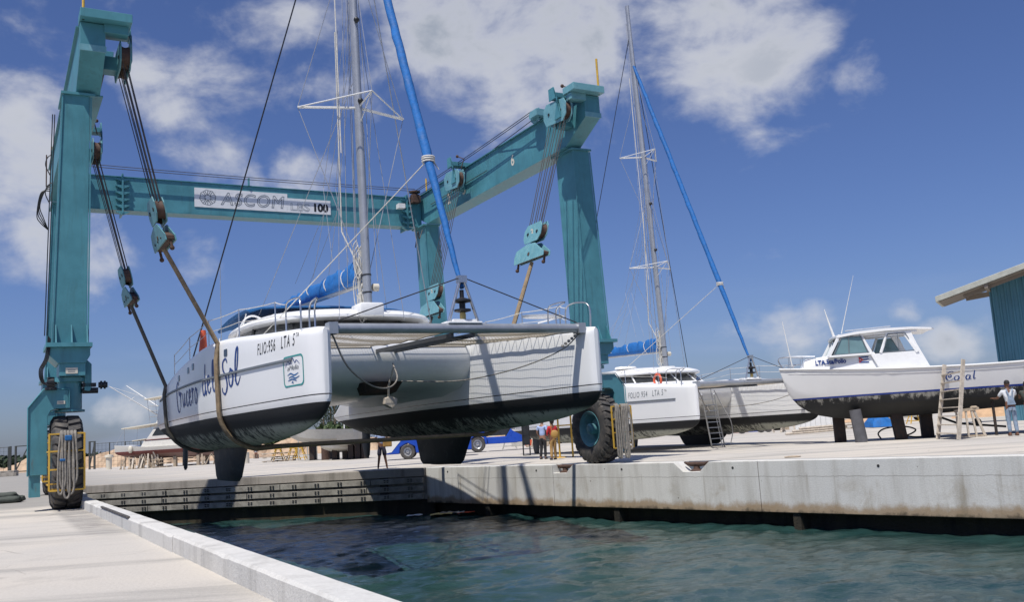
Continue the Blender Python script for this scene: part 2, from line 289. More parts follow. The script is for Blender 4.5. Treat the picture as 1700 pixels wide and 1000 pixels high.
# ---------------------------------------------------------------- mesh helpers
class MB:
    def __init__(s): s.v = []; s.f = []
    def add(s, vs, fs):
        o = len(s.v); s.v += [tuple(v) for v in vs]; s.f += [tuple(i + o for i in f) for f in fs]; return s
    def box(s, x0, x1, y0, y1, z0, z1):
        v = [(x, y, z) for z in (z0, z1) for y in (y0, y1) for x in (x0, x1)]
        return s.add(v, [(0, 2, 3, 1), (4, 5, 7, 6), (0, 1, 5, 4), (2, 6, 7, 3), (0, 4, 6, 2), (1, 3, 7, 5)])
    def hexa(s, b, t): # bottom quad, top quad
        return s.add(list(b) + list(t), [(3, 2, 1, 0), (4, 5, 6, 7), (0, 1, 5, 4), (1, 2, 6, 5), (2, 3, 7, 6), (3, 0, 4, 7)])
    def beam(s, p, q, w, h, upv=(0, 0, 1)):
        p, q = Vector(p), Vector(q); d = (q - p).normalized(); u = Vector(upv)
        if abs(d.dot(u)) > .98: u = Vector((0, 1, 0))
        r = d.cross(u).normalized(); u = r.cross(d)
        o = [r * a * w / 2 + u * b_ * h / 2 for a, b_ in ((-1, -1), (1, -1), (1, 1), (-1, 1))]
        return s.hexa([p + k for k in o], [q + k for k in o])
    def tube(s, pts, r, n=8, r1=None, caps=True, flat=1.):
        pts = [Vector(p) for p in pts]; k = len(pts); rings = []; prev = None
        for i, p in enumerate(pts):
            d = (pts[min(i + 1, k - 1)] - pts[max(i - 1, 0)])
            d = d.normalized() if d.length > 1e-9 else Vector((0, 0, 1))
            if prev is None:
                a = Vector((0, 0, 1)) if abs(d.z) < .95 else Vector((1, 0, 0)); u = d.cross(a).normalized()
            else: u = (prev - d * prev.dot(d)); u = u.normalized() if u.length > 1e-6 else d.orthogonal().normalized()
            prev = u; w = d.cross(u)
            rr = r[i] if isinstance(r, (list, tuple)) else (r + ((r1 if r1 is not None else r) - r) * i / max(1, k - 1))
            rings.append([p + (u * cos(2 * pi * j / n) + w * sin(2 * pi * j / n) * flat) * rr for j in range(n)])
        return s.loft(rings, caps)
    def loft(s, rings, caps=True, closed=True):
        n = len(rings[0]); o = [p for r in rings for p in r]; f = []
        for i in range(len(rings) - 1):
            for j in range(n if closed else n - 1):
                a = i * n + j; b = i * n + (j + 1) % n; f.append((a, b, b + n, a + n))
        if caps: f.append(tuple(range(n - 1, -1, -1))); f.append(tuple((len(rings) - 1) * n + j for j in range(n)))
        return s.add(o, f)
    def prism(s, poly, fn, d0, d1):   # 2D polygon, fn(a, b, depth) -> 3D
        n = len(poly)
        v = [fn(a, b, d0) for a, b in poly] + [fn(a, b, d1) for a, b in poly]
        return s.add(v, [tuple(range(n)), tuple(range(2 * n - 1, n - 1, -1))] + [(i + n, (i + 1) % n + n, (i + 1) % n, i) for i in range(n)])
    def lathe(s, prof, fn, n=40, caps=False):   # prof (radius, axial); fn(axial, c, s) -> 3D
        return s.loft([[fn(ax, r * cos(2 * pi * j / n), r * sin(2 * pi * j / n)) for j in range(n)] for r, ax in prof], caps)
    def ball(s, c, r, n=12, m=8, sc=(1, 1, 1)):
        rings = [[(c[0] + r * sc[0] * sin(pi * i / m) * cos(2 * pi * j / n), c[1] + r * sc[1] * sin(pi * i / m) * sin(2 * pi * j / n), c[2] + r * sc[2] * cos(pi * i / m)) for j in range(n)] for i in range(1, m)]
        return s.loft(rings, True)
    def split(s, name, m, parent=None, smooth=None):   # every loose piece becomes an object of its own
        p = list(range(len(s.v)))
        def fd(a):
            while p[a] != a: p[a] = p[p[a]]; a = p[a]
            return a
        for f in s.f:
            for k in f[1:]: p[fd(f[0])] = fd(k)
        g = {}
        for f in s.f: g.setdefault(fd(f[0]), []).append(f)
        for fs in g.values():
            ids = sorted({i for f in fs for i in f}); mp_ = {i: k for k, i in enumerate(ids)}; b = MB(); b.add([s.v[i] for i in ids], [tuple(mp_[i] for i in f) for f in fs]); b.build(name, m, parent, smooth)
    def build(s, name, m, parent=None, smooth=None, bevel=0, loc=None):
        me = bpy.data.meshes.new(name); me.from_pydata(s.v, [], s.f)
        bm = bmesh.new(); bm.from_mesh(me); bmesh.ops.recalc_face_normals(bm, faces=bm.faces)
        if bevel:
            e = [e for e in bm.edges if len(e.link_faces) == 2 and e.calc_face_angle(0) > R(35)]
            bmesh.ops.bevel(bm, geom=e, offset=bevel, segments=2, affect='EDGES', profile=.5, clamp_overlap=True)
        if smooth is not None:
            for f in bm.faces: f.smooth = True
            for e in bm.edges:
                if len(e.link_faces) == 2 and e.calc_face_angle(0) > R(smooth): e.smooth = False
        bm.to_mesh(me); bm.free()
        me.materials.append(MATS[m] if isinstance(m, str) else m)
        o = bpy.data.objects.new(name, me); C.objects.link(o)
        if parent: o.parent = parent
        if loc: o.location = loc
        return o
def tag(o, label=None, cat=None, group=None, kind=None):
    if label: o['label'] = label
    if cat: o['category'] = cat
    if group: o['group'] = group
    if kind: o['kind'] = kind
    return o
def empty(name, loc, rz=0, label=None, cat=None, group=None, sc=1):
    o = bpy.data.objects.new(name, None); C.objects.link(o); o.location = loc; o.rotation_euler = (0, 0, rz); o.scale = (sc,) * 3
    o.empty_display_size = .3
    return tag(o, label, cat, group)
def kids(o): return [c for c in bpy.data.objects if c.parent == o]
def copytree(o, parent=None):
    c = o.copy(); C.objects.link(c); c.parent = parent
    for k in kids(o): copytree(k, c)
    return c
def crom(pts, n=6):      # Catmull-Rom through points of any dimension
    P = [np.array(p, float) for p in pts]; P = [2 * P[0] - P[1]] + P + [2 * P[-1] - P[-2]]; out = []
    for i in range(1, len(P) - 2):
        for k in range(n):
            t = k / n; a, b, c, d = P[i - 1:i + 3]
            out.append(.5 * ((2 * b) + (c - a) * t + (2 * a - 5 * b + 4 * c - d) * t * t + (3 * b - a - 3 * c + d) * t ** 3))
    out.append(P[-2]); return out
def sag(p, q, s, n=10):
    p, q = Vector(p), Vector(q); return [p.lerp(q, t / n) - Vector((0, 0, s * 4 * (t / n) * (1 - t / n))) for t in range(n + 1)]
def text_mesh(s, size, shear=0, outline=0, bold=0, space=1., res=4):
    cu = bpy.data.curves.new('t', 'FONT'); cu.body = s; cu.size = size; cu.shear = shear; cu.space_character = space; cu.resolution_u = res
    if outline: cu.fill_mode = 'NONE'; cu.bevel_depth = outline; cu.bevel_resolution = 0
    elif bold: cu.offset = bold
    ob = bpy.data.objects.new('t', cu); C.objects.link(ob)
    dg = bpy.context.evaluated_depsgraph_get(); me = bpy.data.meshes.new_from_object(ob.evaluated_get(dg))
    bpy.data.objects.remove(ob); bpy.data.curves.remove(cu)
    return [tuple(v.co) for v in me.vertices], [tuple(p.vertices) for p in me.polygons]
def text_on(name, s, size, m, parent, fn, width=None, height=None, **k):   # fn(x, y, z) -> 3D; text box scaled to width/height
    v, f = text_mesh(s, size, **k)
    xs = [p[0] for p in v]; ys = [p[1] for p in v]; x0, y0 = min(xs), min(ys)
    kx = width / (max(xs) - x0) if width else 1; ky = height / (max(ys) - y0) if height else (kx if width else 1)
    b = MB(); b.add([fn((p[0] - x0) * kx, (p[1] - y0) * ky, p[2]) for p in v], f)
    me = bpy.data.meshes.new(name); me.from_pydata(b.v, [], b.f); me.materials.append(MATS[m]); o = bpy.data.objects.new(name, me); C.objects.link(o); o.parent = parent
    return o
def strokes(name, lines, m, parent, fn, w=.03, n=5, taper=True):   # brush strokes laid as ribbons on a surface
    b = MB()
    for ln in lines:
        P = crom(ln, n); k = len(P); L = []
        for i, p in enumerate(P):
            d = P[min(i + 1, k - 1)] - P[max(0, i - 1)]; l = math.hypot(*d[:2]) or 1; nx, ny = -d[1] / l, d[0] / l
            ww = w * (1 if not taper else (.55 + .45 * sin(pi * min(1, max(0, i / (k - 1)))))) * (1.25 if abs(d[1]) > abs(d[0]) else .8)
            L.append([fn(p[0] + nx * ww / 2, p[1] + ny * ww / 2, 0), fn(p[0] - nx * ww / 2, p[1] - ny * ww / 2, 0)])
        b.loft(L, False, False)
    return b.build(name, m, parent)

# ---------------------------------------------------------------- setting: ground, water, quay walls
CORN = onz(707, 777); CORN.z = 0
WDIR = (onz(1700, 757) - CORN); WDIR.z = 0; WLEN = WDIR.length; WDIR.normalize()         # right quay wall runs toward the viewer
WNRM = Vector((WDIR.y, -WDIR.x, 0))                                                     # faces the water
if WNRM.dot(Vector((0, 0, 0)) - CORN) < 0: WNRM = -WNRM
CAP = .7
SL = LW(.32, 22.3, 0)                                                                  # slip's rear-left corner
SL = Vector((SL.x, SL.y, 0))
A0 = LW(.32, -70, 0)
wback = CORN - WNRM * CAP
RW = (CORN - SL); RW.z = 0; RL = RW.length; RW.normalize(); RN = Vector((RW.y, -RW.x, 0))  # faces the viewer
LA = (SL - A0).normalized()
pts = [A0, SL - RN * .0, CORN - WNRM * CAP + WDIR * .0, CORN - WNRM * CAP + WDIR * 110, Vector((1500, -30, 0)), Vector((1500, 2500, 0)), Vector((-1500, 2500, 0)), Vector((-1500, A0.y, 0))]
# ground: one polygon, tessellated with a fine zone so it can carry small relief
me = bpy.data.meshes.new('ground'); bm = bmesh.new()
vs = [bm.verts.new((p.x, p.y, 0)) for p in [A0, SL - RN * .55 - LA * 0, CORN - WNRM * CAP - RN * .0] + pts[3:]]
es = [bm.edges.new((vs[i], vs[(i + 1) % len(vs)])) for i in range(len(vs))]
bmesh.ops.triangle_fill(bm, edges=es, use_beauty=True)
bmesh.ops.recalc_face_normals(bm, faces=bm.faces)
for f in bm.faces:
    if f.normal.z < 0: f.normal_flip()
bm.to_mesh(me); bm.free(); me.materials.append(MATS['ground'])
gr = bpy.data.objects.new('ground', me); C.objects.link(gr); tag(gr, kind='structure')

def axis(a, b, st, lo, hi):
    v = list(np.arange(a, b, st)); o1 = []; x = a; s_ = st
    while x > lo: s_ *= 1.5; x -= s_; o1.append(x)
    o2 = []; x = b; s_ = st
    while x < hi: s_ *= 1.5; x += s_; o2.append(x)
    return np.array(o1[::-1] + v + o2)
xs = axis(-14, 22, .11, -60, 1400); ys = axis(3, 38, .11, -1400, 45)
X, Y = np.meshgrid(xs, ys)
rng = np.random.RandomState(4); Z = np.zeros_like(X)
for i in range(110):
    L = 10 ** rng.uniform(-.75, .55); th = rng.normal(R(115), .75); k = 2 * pi / L; am = .0125 * L ** .8 * rng.uniform(.5, 1.2)
    am = min(am, .032)
    ph = rng.uniform(0, 7); q = k * (X * cos(th) + Y * sin(th)) + ph + .6 * np.sin(X * .31 + Y * .17 * (i % 3) + i)
    Z += am * (np.abs(np.sin(q / 2)) * -2 + 1.27) if i % 3 == 0 else am * np.sin(q)
far = np.clip((np.hypot(X - 4, Y - 20) - 30) / 20, 0, 1); Z *= (1 - far); Z *= .30
ny, nx = X.shape; V = np.stack([X, Y, Z - 1.72], -1).reshape(-1, 3)
idx = np.arange(nx * ny).reshape(ny, nx); Fq = np.stack([idx[:-1, :-1], idx[:-1, 1:], idx[1:, 1:], idx[1:, :-1]], -1).reshape(-1, 4)
me = bpy.data.meshes.new('water'); me.from_pydata(V.tolist(), [], Fq.tolist()); me.materials.append(MATS['water'])
for p_ in me.polygons: p_.use_smooth = True
wo_ = bpy.data.objects.new('water', me); C.objects.link(wo_); tag(wo_, kind='structure')

def rz_of(d): return atan2(d.y, d.x)
# right quay wall (local x along the wall, y away from the water, z up)
qw = empty('quay_wall', CORN, rz_of(WDIR), 'long pale concrete quay wall with rust stained foot on the right side of the slip', 'wall')
LQ = 120.
def s_of(px, py): P = onz(px, py); return (P - CORN).dot(WDIR)
n1s, n2s = s_of(861, 779), s_of(1082, 775)
top = [(0, 0)]
for s0 in (n1s, n2s): top += [(s0 - .62, 0), (s0 - .30, -.26), (s0 + .30, -.26), (s0 + .62, 0)]
sgn = 1 if (Matrix.Rotation(rz_of(WDIR), 3, 'Z') @ Vector((0, 1, 0))).dot(WNRM) < 0 else -1
def qf(a, z, d): return (a, d * sgn, z)
b = MB()
# pour joints: slightly separate wall bays
marks = [0, 7.2, 15.2, 23.4, 31.6, 60, LQ]
for i in range(len(marks) - 1):
    a0, a1 = marks[i] + (.012 if i else 0), marks[i + 1] - .012
    tp = [(a0, 0)] + [p for p in top[1:] if a0 < p[0] < a1] + [(a1, 0)]
    b.prism([(a0, -1.33)] + tp + [(a1, -1.33)], qf, 0.0, .45)
b.build('wall_face', 'quay', qw, bevel=.015)
b = MB(); b.box(.02, LQ, .45 * sgn, (CAP - .003) * sgn, -1.33, -.265); b.box(0.02, n1s - .62, .452 * sgn, CAP * sgn, -.25, -.006); b.box(n1s + .62, n2s - .62, .452 * sgn, CAP * sgn, -.25, -.006); b.box(n2s + .62, LQ, .452 * sgn, CAP * sgn, -.25, -.006); b.build('wall_backing', 'quay', qw)
b = MB(); b.box(0, LQ, .42 * sgn, .9 * sgn, -4, -1.335)
for s0 in np.arange(3.5, LQ, 6.3): b.box(s0, s0 + .22, .05 * sgn, .43 * sgn, -4, -1.34)
b.build('wall_foot', 'wet', qw)
b = MB()
rr_ = random.Random(5)
for s0 in (1.4, 6.4, 10.3, 14.4, 18.6, 22.9, 26.): b.lathe([(.0, -.004), (.035, -.004), (.03, .05)], lambda ax, c_, s_, s0=s0: (s0 + c_, (ax - .003) * sgn, -.17 + s_), 12)
b.build('drain_hole', 'fender_dark', qw)
# mooring bollards in the notches
def bollard(s0, lab):
    P = CORN + WDIR * s0 - WNRM * .26 + Vector((0, 0, -.26)); t = empty('mooring_bollard', P, rz_of(WDIR), lab, 'bollard', 'bollards in the quay wall notches')
    b = MB(); b.lathe([(.19, 0), (.19, .03), (.10, .06), (.08, .14), (.11, .19)], lambda ax, c_, s_: (c_, s_, ax), 16, True); b.build('post', 'rust', t, 40)
    b = MB(); b.tube([(-.42, 0, .245), (-.3, 0, .20), (-.1, 0, .19), (.1, 0, .19), (.3, 0, .20), (.42, 0, .245)], [.03, .055, .07, .07, .055, .03], 8); b.build('horn', 'rust', t, 60)
bollard(n1s, 'rusty two-horned mooring bollard in a wall notch just left of the big right wheel')
bollard(n2s, 'rusty two-horned mooring bollard in a wall notch below the coiled ropes on the right wheel')
# rear wharf wall with fender boards (local x from left corner to right corner, y into the yard)
ww = empty('wharf_wall', SL, rz_of(RW), 'dark weathered wharf wall across the back of the slip with bolted fender boards', 'wall')
b = MB(); b.prism([(1.2, -.32), (2.0, 0), (RL - .02, 0), (RL - .02, -.32)], lambda a, z, d: (a, d, z), -.12, .55); b.build('coping', 'wharf', ww, bevel=.02)
b = MB(); b.box(-.5, RL + .3, .02, 1.0, -4, -1.21); b.build('wall_foot', 'wet', ww); b = MB(); b.box(-.5, RL + .3, .0, 1.0, -1.2, -.33); b.build('wall_body', 'fender_board', ww)
b = MB(); rr_ = random.Random(2)
for z0 in (-.36, -.66, -.96):
    x = 1.3 + (z0 + 1) * .6
    while x < RL - .1:
        l = min(rr_.choice([4.4, 5.2, 3.9]), RL - .06 - x); b.box(x, x + l - .03, -.20 + rr_.uniform(-.01, .01), .0, z0 - .21, z0 + .0); x += l
b.build('fender_board', 'fender_board', ww, bevel=.012)
b = MB()
for z0 in (-.445, -.745, -1.045):
    x = 2.1
    while x < RL - .3:
        for dx in (-.06, .06):
            for dz in (-.035, .035): b.box(x + dx - .035, x + dx + .035, -.222, -.18, z0 + dz - .018, z0 + dz + .018)
        x += .98
x = 1.8
while x < RL: b.box(x, x + .3, -.13, .02, -1.2, -.33); x += 1.96
b.build('bolt_plate', 'fender_dark', ww)
# left curb
cu = empty('curb', LW(.32, -70, 0), PHI, 'white concrete curb along the left edge of the slip', 'curb')
b = MB(); rr_ = random.Random(8)
y = 0
segs = []
while y < 91.5:
    l = 7.3; dz = rr_.uniform(-.012, .012); dx = rr_.uniform(-.008, .008)
    if abs(y + l - 70 + 2.4) < 3.6 / 2: pass
    j_ = lambda s_: rr_.gauss(0, s_)
    rg = []
    for yy_ in np.linspace(y + .004, y + l - .004, 30):
        tz = .20 + dz + (.07 if y > 66 else 0); c1, c2 = abs(j_(.0025)), abs(j_(.0025))
        if rr_.random() < .04: c1 += .012
        rg.append([(-.15 + dx, yy_, -.35), (.13 + dx, yy_, -.35), (.13 + dx + j_(.0012), yy_, tz - .02 - c2), (.11 + dx - c2, yy_, tz), (-.13 + dx + c1, yy_, tz), (-.15 + dx + j_(.0012), yy_, tz - .02 - c1)])
    b.loft(rg); segs.append(y); y += l
b.build('curb_block', 'curb', cu)
b = MB(); b.box(-.1, .10, 0, 92, -4, -.36); b.build('curb_foot', 'wet', cu)
b = MB(); b.box(-.165, -.12, 62.5, 66.6, .19, .222); b.build('rubber_strip', 'rubber', cu, bevel=.006)
# ---------------------------------------------------------------- travel lift
LWD, LLN = 15.1, 13.57
lift = empty('travel_lift', LW(0, 0, 0), PHI, 'huge teal four-legged travel lift gantry straddling the slip and carrying the near catamaran', 'travel lift')
def mir(side, u): return u if side == 0 else LWD - u      # side 0 = left frame
for side in (0, 1):
    m_ = lambda u: mir(side, u)
    # box side beam with tapered ends
    b = MB()
    prof = [(0, 11.58), (LLN, 11.58), (LLN, 10.75), (LLN - 1.1, 10.25), (1.25, 10.25), (0, 10.88)]
    b.prism(prof, lambda v, z, d: (m_(d), v, z), .02, .58)
    for v in (3.4, 6.8, 10.2): b.box(*sorted((m_(.015), m_(.585))), v, v + .012, 10.245, 11.585)
    sb = b.build('side_beam', 'teal', lift, bevel=.012)
    b = MB(); b.box(*sorted((m_(-.05), m_(.65))), .35, LLN - .35, 11.582, 11.61); b.box(*sorted((m_(-.05), m_(.65))), 1.3, LLN - 1.2, 10.215, 10.248); b.build('flange', 'teal', sb)
    b = MB(); b.box(*sorted((m_(.0), m_(1.16))), -.30, .34, 11.60, 11.82); b.box(*sorted((m_(.55), m_(1.10))), -.05, .25, 11.38, 11.598); b.build('end_cap', 'teal_light' if side else 'teal', sb, bevel=.008)  # right cap is paler: sun on its front face painted into the teal
    b = MB(); b.box(*sorted((m_(.0), m_(.6))), -.03, -.002, 10.86, 11.02); b.build('lip', 'teal_light', sb)  # lighter teal puts the sunlight caught by this lip into its colour
    for v0 in (-.1, LLN - .1):
        h_ = 1.0 if v0 < 1 else .75
        b = MB(); b.tube([(m_(.08), v0, 11.6), (m_(.08), v0, 11.8 + h_)], .035, 6); b.build('marker_post', 'yellow', lift)
    # legs: two per side
    for vv, far_ in ((1.2, 0), (12.45, 1)):
        m_ = (lambda u, far_=far_: mir(side, u + .34 * far_))
        b = MB()
        b.hexa([(m_(-.46), vv - .06, 3.8), (m_(.27), vv - .06, 3.8), (m_(.27), vv + 1.0, 3.8), (m_(-.46), vv + 1.0, 3.8)],
               [(m_(-.26), vv, 10.21), (m_(.34), vv, 10.21), (m_(.34), vv + 1.1, 10.21), (m_(-.26), vv + 1.1, 10.21)])
        lg = b.build('leg', 'teal', lift, bevel=.012)
        b = MB()   # corner flanges and top plate, bottom flange with gussets
        b.box(*sorted((m_(-.32), m_(.46))), vv - .07, vv + 1.2, 10.15, 10.212)
        for u0, u1 in ((-.50, -.30), (.28, .345)): 
            b.hexa([(m_(u0), vv - .085, 3.8), (m_(u0 + .035), vv - .085, 3.8), (m_(u0 + .035), vv - .06, 3.8), (m_(u0), vv - .06, 3.8)], [(m_(u1), vv - .03, 10.12), (m_(u1 + .035), vv - .03, 10.12), (m_(u1 + .035), vv - .004, 10.12), (m_(u1), vv - .004, 10.12)])
        for g_ in (-.42, -.08, .26): b.prism([(vv - .06, 3.9), (vv - .26, 3.9), (vv - .06, 4.35)], lambda v, z, d: (m_(d), v, z), g_, g_ + .03)
        b.box(*sorted((m_(-.62), m_(.38))), vv - .3, vv + 1.1, 3.80, 3.9); b.build('flange', 'teal', lg)
        b = MB(); b.prism([(-.54, 3.798), (.34, 3.798), (.34, 3.6), (.24, 3.42), (-.36, 3.42), (-.54, 3.6)], lambda u, z, d: (m_(u), d, z), vv - .18, vv + 1.0)
        b.box(*sorted((m_(-.33), m_(.24))), vv - .14, vv + .9, 3.12, 3.42); b.build('leg_foot', 'teal', lg, bevel=.008)
        if not side and not far_:
            for (ua, ub, za, zb_, vp) in ((-.19, .07, 3.17, 3.31, vv - .143), ):
                b = MB(); b.box(ua, ub, vp - .008, vp, za, zb_); pl = b.build('name_plate', 'cream', lg)
                b = MB(); b.box(ua + .04, ub - .05, vp - .011, vp - .008, 3.25, 3.265); b.box(ua + .05, ub - .06, vp - .011, vp - .008, 3.21, 3.225); b.build('plate_text', 'grey_line', pl)
        wc = vv + .5
        # pivot ring and column
        b = MB(); b.lathe([(.36, 3.0), (.36, 3.1), (.30, 3.1), (.30, 3.125)], lambda ax, c_, s_: (m_(-.06) + c_, vv + .38 + s_, ax), 32, True)
        b.lathe([(.265, 2.33), (.265, 3.06)], lambda ax, c_, s_: (m_(-.06) + c_, vv + .38 + s_, ax), 32, True); b.lathe([(.33, 2.28), (.33, 2.33)], lambda ax, c_, s_: (m_(-.06) + c_, vv + .38 + s_, ax), 32, True)
        b.build('pivot_column', 'teal', lg, 40)
        # goose-neck wheel bracket outside the wheel
        b = MB(); br0 = -.95 if not far_ else -.80
        pg = [(br0, .83), (br0, 2.42), (-.64, 2.8), (-.12, 2.8), (-.12, 2.36), (-.38, 2.36), (-.50, 2.31), (-.56, 2.18), (-.56, .83)]
        b.prism(pg, lambda u, z, d: (m_(u), d, z), vv - .0, vv + .72); br = b.build('wheel_bracket', 'teal', lift, bevel=.01)
        b = MB(); b.box(*sorted((m_(-.93), m_(-.70))), vv + .05, vv + .6, .33, .829); b.build('strut', 'teal', br)
        b = MB(); b.tube([(m_(-.97), vv - .02, 2.40), (m_(-.65), vv - .02, 2.82), (m_(-.10), vv - .02, 2.82), (m_(-.10), vv - .02, 2.37)], .018, 4); b.tube([(m_(-.97), vv - .02, 2.40), (m_(-.97), vv - .02, .82)], .018, 4); b.build('edge_flange', 'teal', br)
        if not side and not far_:
            b = MB(); b.box(-.36, -.19, vv - .01, vv - .001, 2.46, 2.54); pl = b.build('name_plate', 'cream', br)
            b = MB(); b.box(-.34, -.22, vv - .013, vv - .01, 2.505, 2.515); b.box(-.33, -.23, vv - .013, vv - .01, 2.48, 2.49); b.build('plate_text', 'grey_line', pl)
        # wheel, axis across
        wu = -.14; RT = 1.10
        def wfn(ax, c_, s_): return (m_(wu + ax), wc + c_, RT + s_)
        b = MB(); b.lathe([(.17, .05), (.17, .30), (.13, .33), (.06, .34), (.02, .34)], wfn, 24, True)
        for k in range(8): a_ = k * pi / 4; b.lathe([(.016, .335), (.016, .36)], lambda ax, c_, s_, a_=a_: (m_(wu + ax), wc + .11 * cos(a_) + c_, RT + .11 * sin(a_) + s_), 6, True)
        wh = b.build('wheel', 'teal_worn', lift, 35)
        b = MB(); b.lathe([(.16, .08), (.33, .02), (.40, .08), (.46, .24), (.52, .26), (.55, .31), (.565, .31), (.565, .27), (.50, .0), (.565, -.27), (.55, -.31), (.5, -.25), (.38, -.1), (.17, -.06)], wfn, 48); b.build('rim', 'teal_worn', wh, 50)
        b = MB(); prof = [(.55, .27), (.60, .315), (.75, .345), (.88, .345), (.98, .32), (1.02, .30), (1.045, .26), (1.05, .12), (1.05, -.12), (1.045, -.26), (1.02, -.30), (.98, -.32), (.88, -.345), (.75, -.345), (.60, -.315), (.55, -.27), (.5, 0)]
        prof = [(r * RT / 1.1, a) for r, a in prof]; b.lathe(prof + [prof[0]], wfn, 64)
        nl = 26
        for k in range(nl):
            for sd in (-1, 1):
                a0 = 2 * pi * (k + (.5 if sd > 0 else 0)) / nl; da = .085; tw = .10
                L_ = []
                for (ax, rin, sh) in ((.015, 1.03, tw), (.15, 1.03, tw * .5), (.27, 1.0, 0), (.335, .93, -.02)):
                    ro = {.015: 1.105, .15: 1.105, .27: 1.095, .335: .99}[ax]; hw_ = da * (.8 if ax < .1 else 1)
                    ring = []
                    for r_, sg in ((rin, -1), (ro, -.8), (ro, .8), (rin, 1)):
                        aa = a0 + sh + hw_ * sg; ring.append(wfn(sd * ax, r_ * cos(aa), r_ * sin(aa)))
                    L_.append(ring)
                b.loft(L_)
        b.build('tyre', 'rubber', wh, 32)
        # yellow guard frame in front of the wheel
        b = MB(); vf = vv - .82 if not side else vv - .80
        if not far_ or True:
            ua, ub = -.56, .17
            for u_ in (ua, ub): b.beam((m_(u_), vf, .47), (m_(u_), vf, 1.75), .04, .04)
            for z_ in (.47, .94, 1.35, 1.74): b.beam((m_(ua), vf, z_), (m_(ub), vf, z_), .036, .036)
            for z_ in (.6, 1.35): b.beam((m_(ua), vf, z_), (m_(ua), vv + .1, z_), .035, .035)
            for z_ in (.5, .62): b.beam((m_(ua), vf + .1, z_), (m_(ua + .22), vf + .1, z_), .03, .03)
            b.build('guard_frame', 'yellow', lift, bevel=.004)
# cross beam at the yard end, with sign
m_ = None
b = MB(); b.box(.60, LWD - .60, 13.0, 13.6, 10.22, 11.46); cb = b.build('cross_beam', 'teal', lift, bevel=.012)
b = MB(); b.box(.62, LWD - .62, 12.96, 13.64, 11.463, 11.49); b.box(.62, LWD - .62, 12.97, 13.63, 10.19, 10.217); b.build('flange', 'teal', cb)
for u_ in (2.42, LWD - 1.3):
    b = MB(); b.box(u_ - .03, u_ + .03, 12.84, 13.7, 10.05, 11.56)
    for z_ in (10.1, 10.35, 10.6, 10.85, 11.1, 11.35):
        b.prism([(u_ - .24, z_), (u_ - .03, z_ - .1), (u_ + .03, z_ - .1), (u_ + .24, z_), (u_ + .24, z_ + .03), (u_ - .24, z_ + .03)], lambda u, z, d: (u, d, z), 12.86, 12.998)
    b.build('splice_joint', 'teal', cb)
k0 = 12.985
b = MB(); b.box(5.0, 8.62, k0 - .012, k0, 10.50, 11.26); b.box(8.623, 10.42, k0 - .012, k0, 10.50, 11.09); sg_ = b.build('sign_board', 'sign_white', cb)
f_ = lambda x0, z0: (lambda x, y, z: (x0 + x, k0 - .016 - z * .3, z0 + y))
def sgnfn(x, y, z): return (x, k0 - .016, y)
ring = [(5.5 + .31 * cos(t), 10.89 + .31 * sin(t)) for t in np.linspace(0, 2 * pi, 9)]
L_ = [[(5.5 + .31 * cos(2 * pi * i / 8 + .2), 10.89 + .31 * sin(2 * pi * i / 8 + .2)) for i in (j, j + 1)] for j in range(8)]
for j in range(6):
    a_ = j * pi / 3 + .3; q = lambda r, t: (5.5 + r * cos(t), 10.89 + r * sin(t))
    L_.append([q(.09, a_), q(.28, a_ - .16)]); L_.append([q(.09, a_ + .5), q(.28, a_ + .62)]); L_.append([q(.28, a_ + .2), q(.12, a_ + .28)]); L_.append([q(.09, a_), q(.15, a_ + .28)]); L_.append([q(.15, a_ + .28), q(.09, a_ + .5)])
strokes('emblem', L_, 'grey_line', sg_, sgnfn, .022, 1, False)
text_on('lettering', 'ASCOM', .8, 'grey_line', sg_, f_(5.98, 10.63), width=2.52, height=.52, outline=.015, bold=.04, shear=.14, space=1.1)
text_on('lettering', 'LBS', .5, 'grey_line', sg_, f_(8.75, 10.58), width=.78, height=.32, outline=.007, bold=.01)
text_on('lettering', '100', .5, 'black_paint', sg_, f_(9.72, 10.585), width=.60, height=.36, bold=.025)
# hoist winch and cable pulleys on top near the joints
for u_ in (.95, LWD - .95):
    b = MB(); b.box(u_ - .18, u_ + .18, 12.6, 12.96, 11.2, 11.5); b.lathe([(.2, 11.5), (.2, 11.56), (.1, 11.56), (.1, 11.66), (.24, 11.66), (.24, 11.72)], lambda ax, c_, s_, u_=u_: (u_ + c_, 12.8 + s_, ax), 16, True); b.build('corner_pulley', 'rust', lift, 40)
b = MB()
for dz in (0, .09): b.tube(sag((.95, 12.75, 11.72 + dz), (LWD - .95, 12.75, 11.72 + dz), .05), .014, 5)
b.split('drive_cable', 'cable', lift)
b = MB(); b.box(7.05, 7.11, 12.9, 13.0, 11.47, 11.78); b.build('cable_guide', 'teal', lift)
b = MB(); b.box(LWD - 1.8, LWD - 1.5, 12.6, 12.9, 10.9, 11.1); b.build('work_lamp', 'white_paint', lift)
# numbers along the right side beam
um = LWD - .58 - .006
for s, v, z in (('6', 4.9, 10.62), ('3', 8.9, 10.58), ('2', 10.3, 10.55)):
    text_on('number', s, .45, 'cream', lift, (lambda v, z: (lambda x, y, zz: (um, v - x, z + y)))(v, z), height=.42, width=.24, bold=.012)
b = MB(); b.tube([(um - .03, 11.9, 10.95), (um - .03, 6.7, 10.98)], .014, 5); b.build('guide_rail', 'rust', lift)
